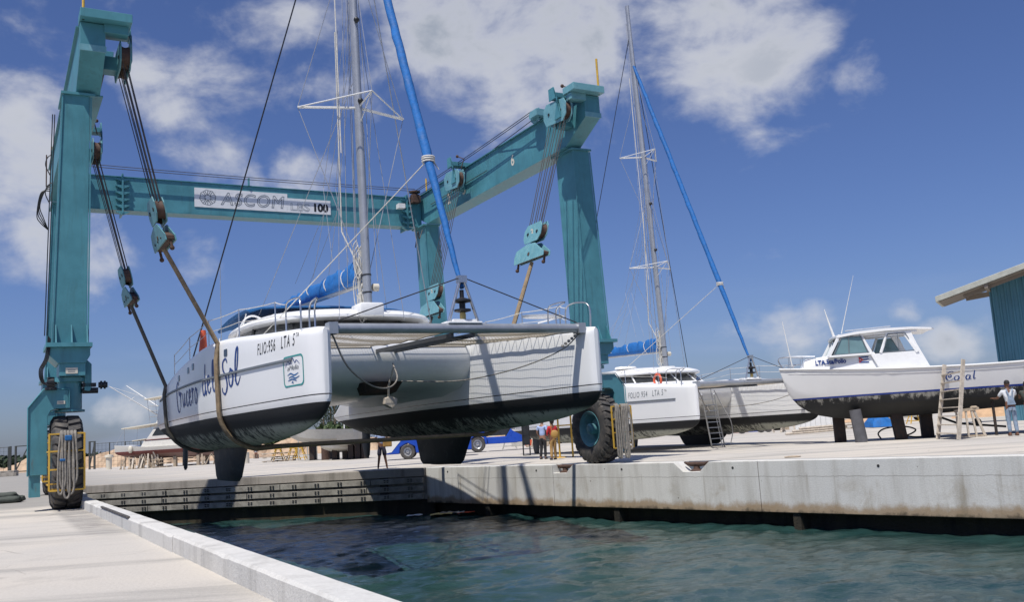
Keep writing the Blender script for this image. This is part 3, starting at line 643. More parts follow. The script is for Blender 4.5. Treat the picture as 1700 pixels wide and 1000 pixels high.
# sheave blocks -------------------------------------------------
def lp(P): return lift_inv @ Vector(P)
lift_inv = (Matrix.Translation(ORG) @ Matrix.Rotation(PHI, 4, 'Z')).inverted()
def housing(cu_, v0, v1, z0, z1, th, dirn, mt, tilt=0, lean=0.):
    # elongated sheave housing: two cheek plates, dark gap with sheaves. dirn: +1 inner side of left beam
    b = MB(); cz = (z0 + z1) / 2; vc = (v0 + v1) / 2; h = (z1 - z0) / 2; l = (v1 - v0) / 2
    def fn(a, z, d):
        zz = z * cos(tilt) + a * sin(tilt); aa = a * cos(tilt) - z * sin(tilt); return (cu_ + d + lean * zz, vc + aa, cz + zz)
    pg = [(-l, -h * .45), (-l + h * .5, -h), (l - h * .45, -h), (l, -h * .35), (l, h * .5), (l - h * .5, h), (-l + h * .35, h), (-l, h * .5)]
    b.prism(pg, fn, -th / 2, -th / 2 + .03); b.prism(pg, fn, th / 2 - .03, th / 2)
    o = b.build('sheave_block', mt, lift, bevel=.004)
    b = MB()
    for a_ in (-l * .55, l * .5): b.lathe([(h * .78, -th / 2 + .035), (h * .7, -.02), (h * .7, .02), (h * .78, th / 2 - .035)], lambda ax, c_, s_, a_=a_: fn(a_ + c_, s_, ax), 20, True)
    b.build('sheave', 'rust', o, 40)
    b = MB()
    for a_ in (-l * .55, l * .5):
        b.lathe([(.05, -th / 2 - .02), (.05, th / 2 + .02)], lambda ax, c_, s_, a_=a_: fn(a_ + c_, s_, ax), 10, True)
    b.prism([(-l * .9, -h * .1), (-l * .8, -h * .1), (-l * .8, h * .2), (-l * .9, h * .2)], fn, -th / 2 + .03, th / 2 - .03)
    b.build('axle', 'dark_steel', o)
    return fn
hooks = [ # side, vcentre, top u, top z, low u, low z, yoke dz, sling top
    (0, .85, 1.06, 10.98, 1.86, 7.17, 1), (1, .85, 1.10, 11.18, LWD - 12.92, 7.2, 1), (0, 8.7, 1.12, 10.95, 2.02, 6.9, .8), (1, 8.7, 1.05, 11.08, LWD - 13.0, 6.6, .9)]
HK = []
for side, vc, tu, tz, lu, lz, big in hooks:
    m_ = lambda u: mir(side, u); dr = 1 if side == 0 else -1
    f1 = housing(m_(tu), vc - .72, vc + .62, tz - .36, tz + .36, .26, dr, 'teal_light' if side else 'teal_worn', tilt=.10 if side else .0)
    b = MB(); b.prism([(vc - .35, 11.6), (vc + .15, 11.6), (vc + .15, 12.0), (vc - .15, 12.0), (vc - .45, 11.1), (vc - .45, 10.9), (vc - .1, 10.9)], lambda v, z, d: (m_(d), v, z), tu + .14, tu + .18)
    b.box(*sorted((m_(.35), m_(tu + .17))), vc - .28, vc + .1, 11.62, 11.78); b.box(*sorted((m_(.585), m_(tu - .1))), vc - .1, vc + .3, 10.75, 11.1); b.build('trolley', 'teal', lift, bevel=.006)
    b = MB(); b.ball((m_(tu), vc - .42, 11.95), .06); b.tube([(m_(tu), vc - .42, 11.95), (m_(tu - .1), vc - .8, 11.75), (m_(tu), vc - .7, 11.4)], .02, 5); b.build('shackle', 'rust', lift)
    lean = (lu - tu) / (lz - tz) * (1 if side == 0 else -1)
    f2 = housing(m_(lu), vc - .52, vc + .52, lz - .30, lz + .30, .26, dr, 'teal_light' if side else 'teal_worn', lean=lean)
    slope = lean
    zc = lz - .62
    def fy(a, z, d, lu=lu, zc=zc, m_=m_, slope=slope, vc=vc): return (m_(lu) + slope * (z + zc - lz) + d, vc + a, zc + z)
    b = MB(); pg = [(-.92, -.26), (-.9, -.12), (-.25, .26), (.2, .30), (.85, .18), (.92, -.02), (.86, -.26)]
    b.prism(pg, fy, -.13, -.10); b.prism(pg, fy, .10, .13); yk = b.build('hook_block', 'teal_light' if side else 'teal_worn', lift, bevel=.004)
    b = MB(); b.prism([(-.86, -.22), (-.86, -.14), (-.2, .1), (.2, .12), (.84, .0), (.84, -.22)], fy, -.099, .099)
    for a_ in (-.8, .8):
        b.tube([fy(a_, -.2, 0), fy(a_ - .03, -.42, 0), fy(a_ + .08, -.40, .02)], .035, 6); b.ball(fy(a_, -.44, 0), .06)
    b.lathe([(.06, -.145), (.06, .145)], lambda ax, c_, s_: fy(c_, -.05 + s_, ax), 8, True)
    b.build('hook', 'rust', yk, 40)
    if side:
        text_on('number', '3', .3, 'cream', yk, lambda x, y, z, lu=lu, lz=lz, vc=vc, m_=m_: (m_(lu) - .136, vc + .08 - x, lz - .12 + y), height=.25, width=.15, bold=.01)
    else:
        b = MB(); [b.lathe([(.03, -.15), (.03, .15)], lambda ax, c_, s_, a_=a_: fy(a_ + c_, -.12 + s_, ax), 6, True) for a_ in (-.4, .1, .5)]; b.build('bolt', 'dark_steel', yk)
    # hoist ropes: eight falls
    b = MB()
    for k, (a_, d_) in enumerate([(-.52, -.07), (-.45, .04), (-.28, -.05), (-.2, .07), (.02, -.07), (.1, .05), (.40, -.05), (.47, .06)]):
        b.tube([(m_(tu) + d_, vc - .05 + a_ * 1.08, tz - .2), (m_(lu) + d_ * .8, vc + a_ * .85, lz + .2)], .0125, 5)
    b.split('hoist_rope', 'cable', lift)
    HK.append((m_(lu) + slope * (zc - .3 - lz), vc, zc - .3))
# travel drive cables on the side beams
b = MB()
for z_, v_ in ((11.9, 2.7), (11.82, 2.7)):
    b.tube(sag((LWD - 1.0, 12.7, 11.62 + (z_ - 11.82)), (LWD - .9, v_ + .05, z_ + .02), .04), .014, 5); b.tube(sag((1.0, 12.7, 11.62 + (z_ - 11.82)), (.9, v_ + .05, z_ + .02), .04), .014, 5)
b.tube(sag((LWD - .9, 12.7, 11.5), (LWD - .9, 9.2, 11.5), .03), .014, 5); b.tube(sag((LWD - .9, 2.8, 11.60), (LWD - .62, 6.2, 11.62), .0), .014, 5)
b.split('travel_cable', 'cable', lift)
for side in (0, 1):
    m_ = lambda u: mir(side, u)
    b = MB(); b.box(*sorted((m_(.1), m_(1.0))), 2.25, 2.7, 11.63, 11.86); b.build('cable_arm', 'teal_light' if side else 'teal', lift, bevel=.006)
    b = MB(); b.prism([(2.6, 11.55), (3.0, 11.5), (3.15, 11.62), (3.15, 11.85), (2.9, 11.98), (2.6, 11.95)], lambda v, z, d: (m_(d), v - .2, z), .78, .82); b.lathe([(.15, .83), (.15, .95)], lambda ax, c_, s_: (m_(ax), 2.7 + c_, 11.74 + s_), 16, True); b.build('cable_pulley', 'teal_light' if side else 'teal', lift)
# hydraulic hoses, motor and pipes on the left leg
def hose(P, r): b = MB(); b.tube(crom(P, 6), r, 6); b.build('hydraulic_hose', 'hose', lift, 60)
for k in range(4):
    o_ = .025 * k; hose([(-.52 - .015 * k, 1.0, 4.0 + .02 * k), (-.56 - o_, .98, 3.55), (-.68 - o_, .95, 3.25), (-.64 - o_ * .6, .95, 2.95), (-.5 + .04 * k, 1.0, 2.88)], .013)
for k in range(2): hose([(-.46, 2.3, 8.9 - .75 * k), (-.56, 2.3, 8.8 - .75 * k), (-.60, 2.3, 8.6 - .75 * k), (-.50, 2.3, 8.35 - .75 * k)], .014)
for k in range(4): hose([(-.0, 12.4, 10.9 - .1 * k), (-.22 - .03 * k, 12.4, 10.5), (-.34 - .03 * k, 12.4, 10.0 - .1 * k), (-.22 - .03 * k, 12.4, 9.6 - .06 * k), (-.06, 12.5, 9.2)], .018)
for du in (0, .05): b = MB(); b.tube([(-.60 + du, 2.1, 4.2), (-.46 + du, 2.1, 9.9)], .014, 6); b.build('hydraulic_pipe', 'hose', lift)
hose([(LWD - .9, 12.3, 9.9), (LWD - 1.1, 12.2, 9.5), (LWD - 1.15, 12.2, 9.8), (LWD - 1.3, 12.2, 9.1)], .022)
b = MB(); b.beam((-.1, LLN - .2, 11.0), (-.1, LLN - .2, 12.2), .04, .04); b.build('marker_post', 'rust', lift)
b = MB(); b.lathe([(.07, -.44), (.1, -.44), (.1, -.56), (.07, -.56)], lambda ax, c_, s_: (ax, 1.1 + c_, 2.98 + s_), 12, True); b.lathe([(.13, 2.8), (.13, 2.86), (.09, 2.86), (.09, 2.92), (.13, 2.92), (.13, 2.98), (.08, 3.0), (.08, 3.1)], lambda ax, c_, s_: (-.5 + c_, 1.15 + s_, ax), 14, True)
b.box(.2, .50, 1.35, 1.55, 2.87, 2.96)
for k in range(5): b.lathe([(.10 if k % 2 else .07, .56 + k * .04), (.10 if k % 2 else .07, .60 + k * .04)], lambda ax, c_, s_: (ax, 1.45 + c_, 2.91 + s_), 12, True)
b.lathe([(.07, .2), (.07, .55)], lambda ax, c_, s_: (ax, 1.45 + c_, 2.78 + s_), 12, True); b.split('drive_motor', 'dark_steel', lift, 40)
b = MB(); b.prism([(.24, 2.78), (.36, 2.76), (.40, 2.85), (.40, 3.42), (.30, 3.52), (.24, 3.5)], lambda u, z, d: (u, d, z), 1.35, 1.95); b.build('gear_case', 'teal', lift, bevel=.02)
b = MB(); b.lathe([(.02, 0), (.11, .01), (.11, .03), (.02, .05)], lambda ax, c_, s_: (LWD - .62 + c_, .98 + ax, 3.5 + s_), 14, True)
b.tube([(LWD - .6, .98, 3.5), (LWD - .45, 1.15, 3.45)], .015, 5); b.build('mirror', 'dark_steel', lift)

# rope bundles hung over the guard frames
def rope_bundle(side, lab):
    m_ = lambda u: mir(side, u); t = empty('rope_bundle', LW(m_(-.15), .36 if not side else .38, 1.74), PHI, lab, 'rope', 'rope bundles on the lift')
    rr_ = random.Random(3 + side); b = MB()
    offs = [-.17, -.10, -.03, .04, .11] if not side else [-.20, -.13, .02, .09, .16, .24]
    for i, o_ in enumerate(offs):
        lo = rr_.uniform(-1.45, -1.05) if not side else rr_.uniform(-1.62, -1.3); w_ = rr_.uniform(.03, .06)
        o2 = o_ + rr_.uniform(-.03, .03)
        b.tube(crom([(o_, .07, -.5), (o_, .05, -.02), (o_, 0, .05), (o_ - .01, -.055, -.02), (o2 - w_, -.07, -.5), (o2 - w_ * 1.2, -.07, lo + .15), (o2, -.07, lo), (o2 + w_, -.08, lo + .18), (o2 + w_ * .8, -.09, -.5), (o_ + .02, -.075, -.05), (o_ + .015, -.01, .062)], 5), .024 if not side else .03, 7)
    b.build('rope', 'grey_rope', t, 80)
    if not side:
        b = MB(); b.box(-.10, .05, -.12, -.05, -.16, -.04); b.box(-.2, -.08, -.12, -.06, -.62, -.56); b.build('tie', 'navy_canvas', t, bevel=.02)
rope_bundle(0, 'grey rope bundle looped over the yellow guard of the left wheel')
rope_bundle(1, 'pale rope bundle hanging over the yellow guard of the right wheel')
# ---------------------------------------------------------------- catamarans
def spl(xs_, ys_):
    xs_ = np.array(xs_, float); ys_ = np.array(ys_, float); h = np.diff(xs_); d = np.diff(ys_) / h
    m = np.zeros(len(xs_)); m[1:-1] = [0 if d[i] * d[i + 1] <= 0 else 2 * d[i] * d[i + 1] / (d[i] + d[i + 1]) for i in range(len(d) - 1)]; m[0] = d[0]; m[-1] = d[-1]
    def f(x):
        x = min(max(x, xs_[0]), xs_[-1]); i = min(max(int(np.searchsorted(xs_, x)) - 1, 0), len(h) - 1); t = (x - xs_[i]) / h[i]
        return float((1 + 2 * t) * (1 - t) ** 2 * ys_[i] + t * (1 - t) ** 2 * h[i] * m[i] + t * t * (3 - 2 * t) * ys_[i + 1] + t * t * (t - 1) * h[i] * m[i + 1])
    return f
HL = 18.0
cI = spl([0, .1, .3, .8, 2, 5, 10, 14, 16, 18], [3.24, 3.15, 3.10, 3.02, 2.86, 2.52, 2.32, 2.38, 2.50, 2.72])
cO = spl([0, .08, .3, .8, 2, 5, 8, 12, 15, 17, 18], [3.34, 3.43, 3.54, 3.64, 3.80, 4.10, 4.29, 4.30, 4.18, 4.04, 3.92])
def cC(y): return (cI(y) + cO(y)) / 2
def cW(y): return (cO(y) - cI(y)) / 2
cB = spl([0, .06, .25, .8, 2, 5, 10, 13, 15.5, 17, 18], [1.74, 1.60, 1.46, 1.30, 1.13, .97, .88, .95, 1.15, 1.38, 1.62])
cD = spl([0, .4, 2.7, 6.5, 10.3, 13, 14.6, 16, 17, 18], [3.20, 3.25, 3.42, 3.65, 3.47, 3.18, 2.96, 2.68, 2.32, 2.0])
WL = 1.72
def chalf(y, z):
    w, zb, zd = cW(y), cB(y), cD(y); zc = WL + .25
    if z <= zc:
        q = min(1, max(0, (z - zb) / (zc - zb))); return w * .955 * (1 - (1 - q) ** 2.1) ** .62
    t = (z - zc) / max(.05, zd - zc); x = w * (.955 + .05 * min(1, t * 1.6))
    r = .16
    if z > zd - r: q = (z - (zd - r)) / r; x -= (1 - sqrt(max(0, 1 - q * q))) * min(.16, w * .5)
    return x
def chull(sx):
    b = MB(); rings = []
    yy = [0, .03, .08, .15, .25, .4, .6, .85, 1.2] + list(np.arange(1.6, HL, .4)) + [HL]
    for y in yy:
        zb, zd = cB(y), cD(y); zc = WL + .25
        zs = [zb + (zc - zb) * (1 - cos(pi / 2 * i / 9)) for i in range(10)] + [zc + (zd - .16 - zc) * i / 5 for i in range(1, 6)] + [zd - .16 + .16 * sin(pi / 2 * i / 5) for i in range(1, 6)]
        half = [(chalf(y, z), z) for z in zs]; half[0] = (0, zb)
        half.append((half[-1][0] * .5, zd + .02)); half.append((0, zd + .03))
        cx_ = sx / 3.3 * cC(y); rings.append([(cx_ + x, y, z) for x, z in half] + [(cx_ - x, y, z) for x, z in half[-2:0:-1]])
    b.loft(rings); return b
def catamaran(loc, rz, label, sc, writing, keel0=0.0, mast_top=21.0, rake=.45, stay=1.75, bimini=True, extra=True, mast_y=6.3):
    t = empty('catamaran', loc, rz, label, 'catamaran', None, sc)
    P = 3.3
    for s in (-1, 1):
        h = chull(s * P).build('hull', 'cat_hull', t, 40)
        # rubbing strake, portholes
        for o_ in (-1, 1):
            b = MB(); L_ = []
            for y in np.arange(1.05, 15.6, .35):
                z = 2.66 + .012 * y - .0035 * max(0, y - 8) ** 2; x = s * cC(y) + o_ * chalf(y, z)
                L_.append([(x - o_ * .01, y, z - .035), (x + o_ * .035, y, z - .025), (x + o_ * .035, y, z + .025), (x - o_ * .01, y, z + .035)])
            if o_ == s: b.loft(L_); b.build('strake', 'grey_line', h, 30)
        b = MB()
        kz = keel0
        b.loft([[(s * P + w_ * cx, y0 + (y1 - y0) * cy, z_) for cx, cy in ((0, 0), (.6, .08), (1, .3), (.8, .65), (0, 1), (-.8, .65), (-1, .3), (-.6, .08))] for z_, y0, y1, w_ in ((1.15, 6.8, 11.2, .24), (.85, 6.9, 11.1, .17), (kz + .12, 7.5, 10.8, .13), (kz, 7.75, 10.6, .08))])
        b.build('keel', 'keel_paint', t, 40)
        b = MB(); b.loft([[(s * P + w_ * cx, y0 + (y1 - y0) * cy, z_) for cx, cy in ((0, 0), (.8, .15), (1, .4), (0, 1), (-1, .4), (-.8, .15))] for z_, y0, y1, w_ in ((1.45, 15.45, 16.35, .07), (.7, 15.5, 16.35, .065), (.36, 15.6, 16.2, .05), (.28, 15.75, 16.05, .02))])
        b.build('rudder', 'keel_paint', t, 40)
        # deck portholes on the outer coaming
        b = MB()
        for y in (5.3, 6.1) + ((8.7, 9.4, 10.9) if 1 else ()):
            z = cD(y) - .36; w_ = .13
            for dx, z0, z1 in ((0, z - .09, z + .09),):
                b.prism([(y - w_, z0 + .03), (y - w_ + .03, z0), (y + w_ - .03, z0), (y + w_, z0 + .03), (y + w_, z1 - .03), (y + w_ - .03, z1), (y - w_ + .03, z1), (y - w_, z1 - .03)], lambda a, z_, d: (s * (cC(a) + chalf(a, z_) + d), a, z_), .0, .012)
        b.split('porthole', 'glass', h)
        # pulpit, stanchions, lifelines
        b = MB(); ex = s * (P + .62)
        st_ = [2.2, 4.6, 7.2, 9.8, 12.4]
        for y in st_: zz = cD(y); b.tube([(s * (cC(y) + chalf(y, zz - .2) - .12), y, zz - .02), (s * (cC(y) + chalf(y, zz - .2) - .12), y, zz + .68)], .016, 6)
        b.split('stanchion', 'steel', t, 60); b = MB()
        zb_ = cD(.6); q = s * (cC(1.2))
        for x_ in (-.26, .26):
            b.tube(crom([(q + x_, .45 + (.9 if x_ * s < 0 else .2), zb_ - .02), (q + x_, .45 + (.9 if x_ * s < 0 else .2), zb_ + .55), (q + x_ * .8, 1.0, zb_ + .70), (q + x_, 1.6, zb_ + .70), (q + x_, 1.75, zb_ + .5), (q + x_, 1.75, zb_ - .02)], 4), .02, 6)
        b.split('pulpit', 'steel', t, 60)
        b = MB()
        for hgt in (.36, .66):
            Pn = [(s * (cC(1.2) + .26), 1.7, zb_ + hgt)] + [(s * (cC(y) + chalf(y, cD(y) - .2) - .12), y, cD(y) + hgt) for y in st_]
            for a_, c_ in zip(Pn[:-1], Pn[1:]): b.tube(sag(a_, c_, .02, 4), .011 if hgt > .5 else .009, 5)
        b.build('lifeline', 'white_rope', t)
    # bridge deck between the hulls with a soft nacelle
    b = MB(); rings = []
    for y, zu, zt, bl in ((5.1, 2.95, 3.3, .0), (5.15, 2.72, 3.36, .1), (5.35, 2.45, 3.40, .3), (5.8, 2.25, 3.44, .6), (7, 2.1, 3.46, 1), (10, 2.05, 3.34, 1), (13, 2.08, 3.1, 1), (14.8, 2.15, 2.9, .8), (15.2, 2.3, 2.85, .5)):
        n_ = 16; lowr = []
        for i in range(n_ + 1):
            x = -2.75 + 5.5 * i / n_; ax_ = abs(x) / 2.75
            drop = -.14 * max(0, cos(min(1, abs(x) / 1.0) * pi / 2)) * bl + .0
            sh = -.30 * max(0, (ax_ - .62) / .38) ** 1.5 * bl
            lowr.append((x, y, zu + drop + sh))
        rings.append(lowr + [(2.75, y, zt), (0, y, zt + .02), (-2.75, y, zt)])
    b.loft(rings); b.build('bridge_deck', 'gelcoat', t, 45, loc=(0, 0, .12))
    # moulded step inside each hull
    # cabin: base, window band, roof
    def ell(rx, ry0, ry1, yc, z, n=40, ex=2.6):
        o = []
        for i in range(n):
            a = 2 * pi * i / n; c_, s_ = cos(a), sin(a); r_ = (abs(c_) ** ex + abs(s_) ** ex) ** (-1 / ex); o.append((rx * c_ * r_, yc + (ry0 if s_ < 0 else ry1) * s_ * r_, z))
        return o
    b = MB(); b.loft([ell(2.95, 4.2, 4.0, 9.9, 3.2), ell(2.9, 4.1, 4.0, 9.9, 3.50), ell(2.84, 3.95, 3.95, 9.95, 3.58)]); b.build('coachroof_base', 'gelcoat', t, 35, loc=(0, 0, .30 if extra else .12))
    b = MB(); b.loft([ell(2.80, 3.9, 3.9, 9.95, 3.58), ell(2.62, 3.35, 3.8, 10.05, 3.99)]); wn = b.build('window_band', 'glass', t, 35, loc=(0, 0, .30 if extra else .12))
    b = MB()
    for a in (-2.3, -1.98, -1.57, -1.16, -.84, -.35, 3.5):
        p0 = Vector(ell(2.80, 3.9, 3.9, 9.95, 3.58, 40)[0]); 
        def pe(rx, ry0, ry1, yc, z): c_, s_ = cos(a), sin(a); r_ = (abs(c_) ** 2.6 + abs(s_) ** 2.6) ** (-1 / 2.6); return (rx * c_ * r_, yc + (ry0 if s_ < 0 else ry1) * s_ * r_, z)
        b.beam(pe(2.82, 3.92, 3.9, 9.95, 3.57), pe(2.64, 3.37, 3.8, 10.05, 4.0), .07, .03)
    b.build('window_post', 'gelcoat' if not extra else 'glass', wn)
    b = MB(); b.loft([ell(2.66, 3.5, 3.85, 10.05, 3.97), ell(2.80, 3.75, 3.9, 10.0, 4.03), ell(2.82, 3.75, 3.9, 10.0, 4.10), ell(2.74, 3.6, 3.85, 10.0, 4.20), ell(2.4, 3.1, 3.5, 10.0, 4.33), ell(1.6, 2.2, 2.5, 9.9, 4.42), ell(.7, 1, 1, 9.8, 4.45)]); b.build('coachroof', 'gelcoat', t, 50, loc=(0, 0, .30 if extra else .12))
    b = MB(); b.box(-.35, .35, mast_y - .35, mast_y + .45, 4.0, 4.38); b.build('mast_step', 'gelcoat', t, 30, bevel=.06, loc=(0, 0, .30 if extra else .12))
    # crossbeam, net, catwalk
    b = MB(); b.tube([(-3.12, .32, 3.10), (3.12, .32, 3.10)], .108, 20)
    for s in (-1, 1): b.box(*sorted((s * 2.95, s * 3.14)), .18, .46, 2.98, 3.22)
    b.build('crossbeam', 'alu', t, 40, loc=(0, 0, .13))
    b = MB(); b.box(-.42, .42, .22, .6, 3.2, 3.25); b.box(-.3, .3, .25, .9, 3.24, 3.30); b.build('crossbeam_plate', 'gelcoat', t, bevel=.02, loc=(0, 0, .13))
    def nz_(x, y): return .016 * sin(y * 5.5 + x) * min(1, max(0, y - .5)) + 3.03 + (y - .4) * .045 - .10 * sin(pi * min(1, max(0, (y - .4) / 4.7))) * abs(sin(pi * min(1, abs(x) / 2.6)))
    b = MB()
    for s in (-1, 1):
        xe = lambda y: cI(y) - .16
        for k in range(28): fr = k / 27; b.tube([(s * (.42 + (xe(y) - .42) * fr), y, nz_(x, y)) for y in np.linspace(.5, 5.15, 10) for x in (.42 + 2.0 * fr,)], .0036, 3, caps=False)
        y = .55
        while y < 5.15: b.tube([(s * x_, y, nz_(x_, y)) for x_ in np.linspace(.4, xe(y), 6)], .006, 3, caps=False); y += .088
        # lashing: long loops from the net edge to the hull track
        for k in range(14):
            y = .9 + k * .31; b.tube([(s * xe(y), y, nz_(2.5, y)), (s * (xe(y) + .15), y + .15, nz_(2.5, y) + .03), (s * xe(y + .31), y + .31, nz_(2.5, y))], .01, 3, caps=False)
        b.tube([(s * xe(y_), y_, nz_(2.5, y_)) for y_ in np.linspace(.5, 5.15, 10)], .025, 6); b.tube([(s * .42, y_, nz_(.42, y_)) for y_ in np.linspace(.5, 5.15, 10)], .02, 6)
    b.tube([(x_, 5.12, 3.2) for x_ in (-2.36, -.4)], .03, 6); b.tube([(x_, 5.12, 3.2) for x_ in (.4, 2.36)], .03, 6)
    b.build('trampoline_net', 'net', t, loc=(0, 0, .13))
    b = MB()
    for s in (-1, 1): b.beam((s * .26, .4, 2.96), (s * .26, 5.3, 3.1), .06, .10)
    for y in np.arange(.8, 5.2, .34): b.box(-.25, .25, y, y + .12, 2.93 + (y - .4) * .028, 2.965 + (y - .4) * .028)
    b.build('catwalk', 'alu_dark', t, loc=(0, 0, .13))
    # forestay A-frame (dolphin striker on top), furler drum
    ap = (0, .32, 4.42)
    b = MB()
    for s in (-1, 1): b.tube([(s * .42, .34, 3.2), (s * .05, .32, 4.32)], .035, 10)
    b.box(-.1, .1, .25, .42, 4.26, 4.42); b.build('striker_frame', 'steel', t, 40)
    b = MB()
    for s in (-1, 1): b.tube([(s * .06, .32, 4.37), (s * 3.0, .32, 3.36)], .014, 5)
    b.build('striker_stay', 'cable', t)
    b = MB(); b.lathe([(.06, 3.2), (.07, 3.55), (.05, 3.62)], lambda ax, c_, s_: (c_, .36 + s_, ax), 14, True); b.build('furler_foot', 'foil_yellow', t, 40)
    b = MB(); b.lathe([(.03, 3.58), (.19, 3.62), (.19, 3.66), (.07, 3.68), (.07, 3.80), (.20, 3.83), (.20, 3.87), (.05, 3.93), (.05, 4.1)], lambda ax, c_, s_: (c_, .36 + s_, ax), 20, True); b.build('furler_drum', 'black_paint', t, 40)
    mb_ = (0, mast_y, 4.36)
    mtop = Vector((0, mast_y + rake, mast_top)); mbase = Vector(mb_)
    def mp(z): return mbase.lerp(mtop, (z - mbase.z) / (mtop.z - mbase.z))
    # mast: oval section
    b = MB(); rings = []
    for z in (4.36, 8, 12, 16, mast_top - 1.5, mast_top):
        c_ = mp(z); k = 1 if z < mast_top - 2 else .8
        rings.append([(c_.x + .115 * k * cos(a), c_.y + .17 * k * sin(a), z) for a in np.linspace(0, 2 * pi, 18, endpoint=False)])
    b.loft(rings); mast = b.build('mast', 'mast', t, 50)
    b = MB()
    for z in (5.0, 5.5): c_ = mp(z); b.lathe([(.13, z - .02), (.13, z + .02)], lambda ax, a, s_: (c_.x + a, c_.y + s_ * 1.35, ax), 16, True)
    for z in (10.6, 13.1): c_ = mp(z); b.ball((.0, c_.y - .22, z), .085)
    b.split('mast_fitting', 'dark_steel', mast, 40)
    sp = [(10.45, 1.62, .55)] if extra else [(9.7, 1.25, .5), (15.7, 1.15, .5)]
    b = MB(); tips = []
    for z, hw_, sw in sp:
        c_ = mp(z); f_ = Vector((0, c_.y - 1.15, z + .12))
        for s in (-1, 1):
            tp = Vector((s * hw_, c_.y + sw, z + .03)); tips.append(tp); b.beam(c_ + Vector((s * .08, 0, 0)), tp, .10, .045); 
            if 1: b.tube([tp, f_], .02, 6)
        b.tube([c_, f_], .022, 6); b.tube([c_ + Vector((0, 0, -.55)), f_], .014, 6)
    b.split('spreader', 'white_paint', mast)
    # standing and running rigging
    b = MB(); bk = MB()
    jt = mp(mast_top - 1.7)
    for s in (-1, 1):
        ch = Vector((s * 4.0, 10.6, cD(10.6) + .02)); cap = mp(mast_top - 1.6)
        (bk if s < 0 or not extra else b).tube([ch, cap], .021 if extra and s < 0 else .018, 6)
        for z, hw_, sw in sp:
            c_ = mp(z); tp = Vector((s * hw_, c_.y + sw, z + .03))
            b.tube([mp(z - 5.2 if extra else z - 3.8), tp], .012, 5); b.tube([tp, mp(z + 5.5 if extra else z + 3.8)], .012, 5)
        b.tube([(s * .95, mast_y - .3, 4.2), (s * .35, 7, mast_top * .62)], .010, 5)
        b.tube([(s * 2.3, 10.5, 4.2), mp(11.5)], .010, 5)
    for z, hw_, sw in sp: f_ = Vector((0, mp(z).y - 1.15, z + .12)); b.tube([mp(z - 4.6), f_], .011, 5); b.tube([f_, mp(z + 5.2)], .011, 5)
    # lazy jacks and halyards
    for s in (-.25, .25):
        for y, zz in ((mast_y + 2.2, 6.3), (mast_y + 4.2, 6.1), (mast_y + 6.2, 6.3)): b.tube([(s, y, zz), (s * .8, mast_y + 3.0, 8.0 if y > mast_y + 3 else 8.8)], .008, 4)
        b.tube([(s * .8, mast_y + 3.0, 8.0), mp(12.8)], .008, 4); b.tube([(s * .8, mast_y + 3.0, 8.8), mp(14.5)], .008, 4)
    for i, (x_, y_) in enumerate(((-.16, .28), (-.1, .36), (.14, .25), (.18, -.2), (-.2, .9), (.06, 1.1))):
        c_ = mp(mast_top - 1); b.tube([(x_ * 1.3, mast_y + y_, 5.3), (x_ * .6, c_.y + .12, mast_top - 1)], .011, 4)
    b.build('rigging', 'wire', t); bk.build('shroud', 'black_cable', t)
    f0 = Vector((0, .36, 4.15)); js = mp(mast_top - stay)
    b = MB(); b.tube([(-.75, mast_y - .2, 12.5), (-.55, mast_y + .4, 6.8), (-.1, mast_y + .15, 5.6)], .022, 5); b.tube([(-.62, mast_y, 9), (-.58, mast_y + .3, 20)], .018, 5)
    b.tube([f0.lerp(js, .225), (-2.6, 8.2, 3.9)], .014, 5)
    rr_ = random.Random(6)
    for i in range(22):
        z = 4.75 + .075 * i; x = rr_.uniform(-.20, .05); y = mast_y + rr_.uniform(.08, .34); l = rr_.uniform(.3, .7)
        b.tube(crom([(x, y, z + .2), (x - .10, y + .06, z), (x - .06, y + .1, z - l), (x + .03, y + .04, z - l - .06), (x + .05, y, z - l * .5), (x, y, z + .15)], 3), .014, 4)
    b.build('rope', 'white_rope', t)
    b = MB(); b.lathe([(.03, -.1), (.11, -.08), (.11, .08), (.03, .1)], lambda ax, c_, s_: (.24 + ax, mast_y + c_, 5.15 + s_), 14, True); b.build('winch', 'cream', mast, 40)
    # furled headsail in a blue sleeve
    b = MB(); f0 = Vector((0, .36, 4.15)); rings = []; nseg = 46
    js = mp(mast_top - stay); rr_ = random.Random(2); pts_ = []; rs = []
    for i in range(nseg + 1):
        k = i / nseg; p = f0.lerp(js, k); zz = (p.z - 4.2)
        r = .05 + .062 * min(1, zz / 3.5) * (1 if k < .75 else 1 - (k - .75) * 2.2); r *= 1 + rr_.uniform(-.08, .08)
        pts_.append(p + Vector((rr_.uniform(-.012, .012), rr_.uniform(-.012, .012), 0))); rs.append(r)
    b.tube(pts_, rs, 10); b.build('furled_sail', 'blue_canvas', t, 60)
    b = MB(); pz = f0.lerp(js, .225)
    for dz in (-.06, 0, .05): b.tube([pz + Vector((.15 * cos(a), .15 * sin(a), dz)) for a in np.linspace(0, 2 * pi, 12)], .022, 5)
    b.tube([pz + Vector((.1, 0, 0)), pz + Vector((.25, -.05, -.25))], .03, 5, r1=.01); b.build('sail_tie', 'white_rope', t, 50)
    # boom with blue sail cover
    b = MB(); bz = 5.30; by = mast_y + .25
    b.tube([(0, by, bz), (0, by + 8.6, bz + .40)], .085, 12); b.build('boom', 'mast', t, 50)
    b = MB(); rings = []; nn = 54; rr_ = random.Random(11)
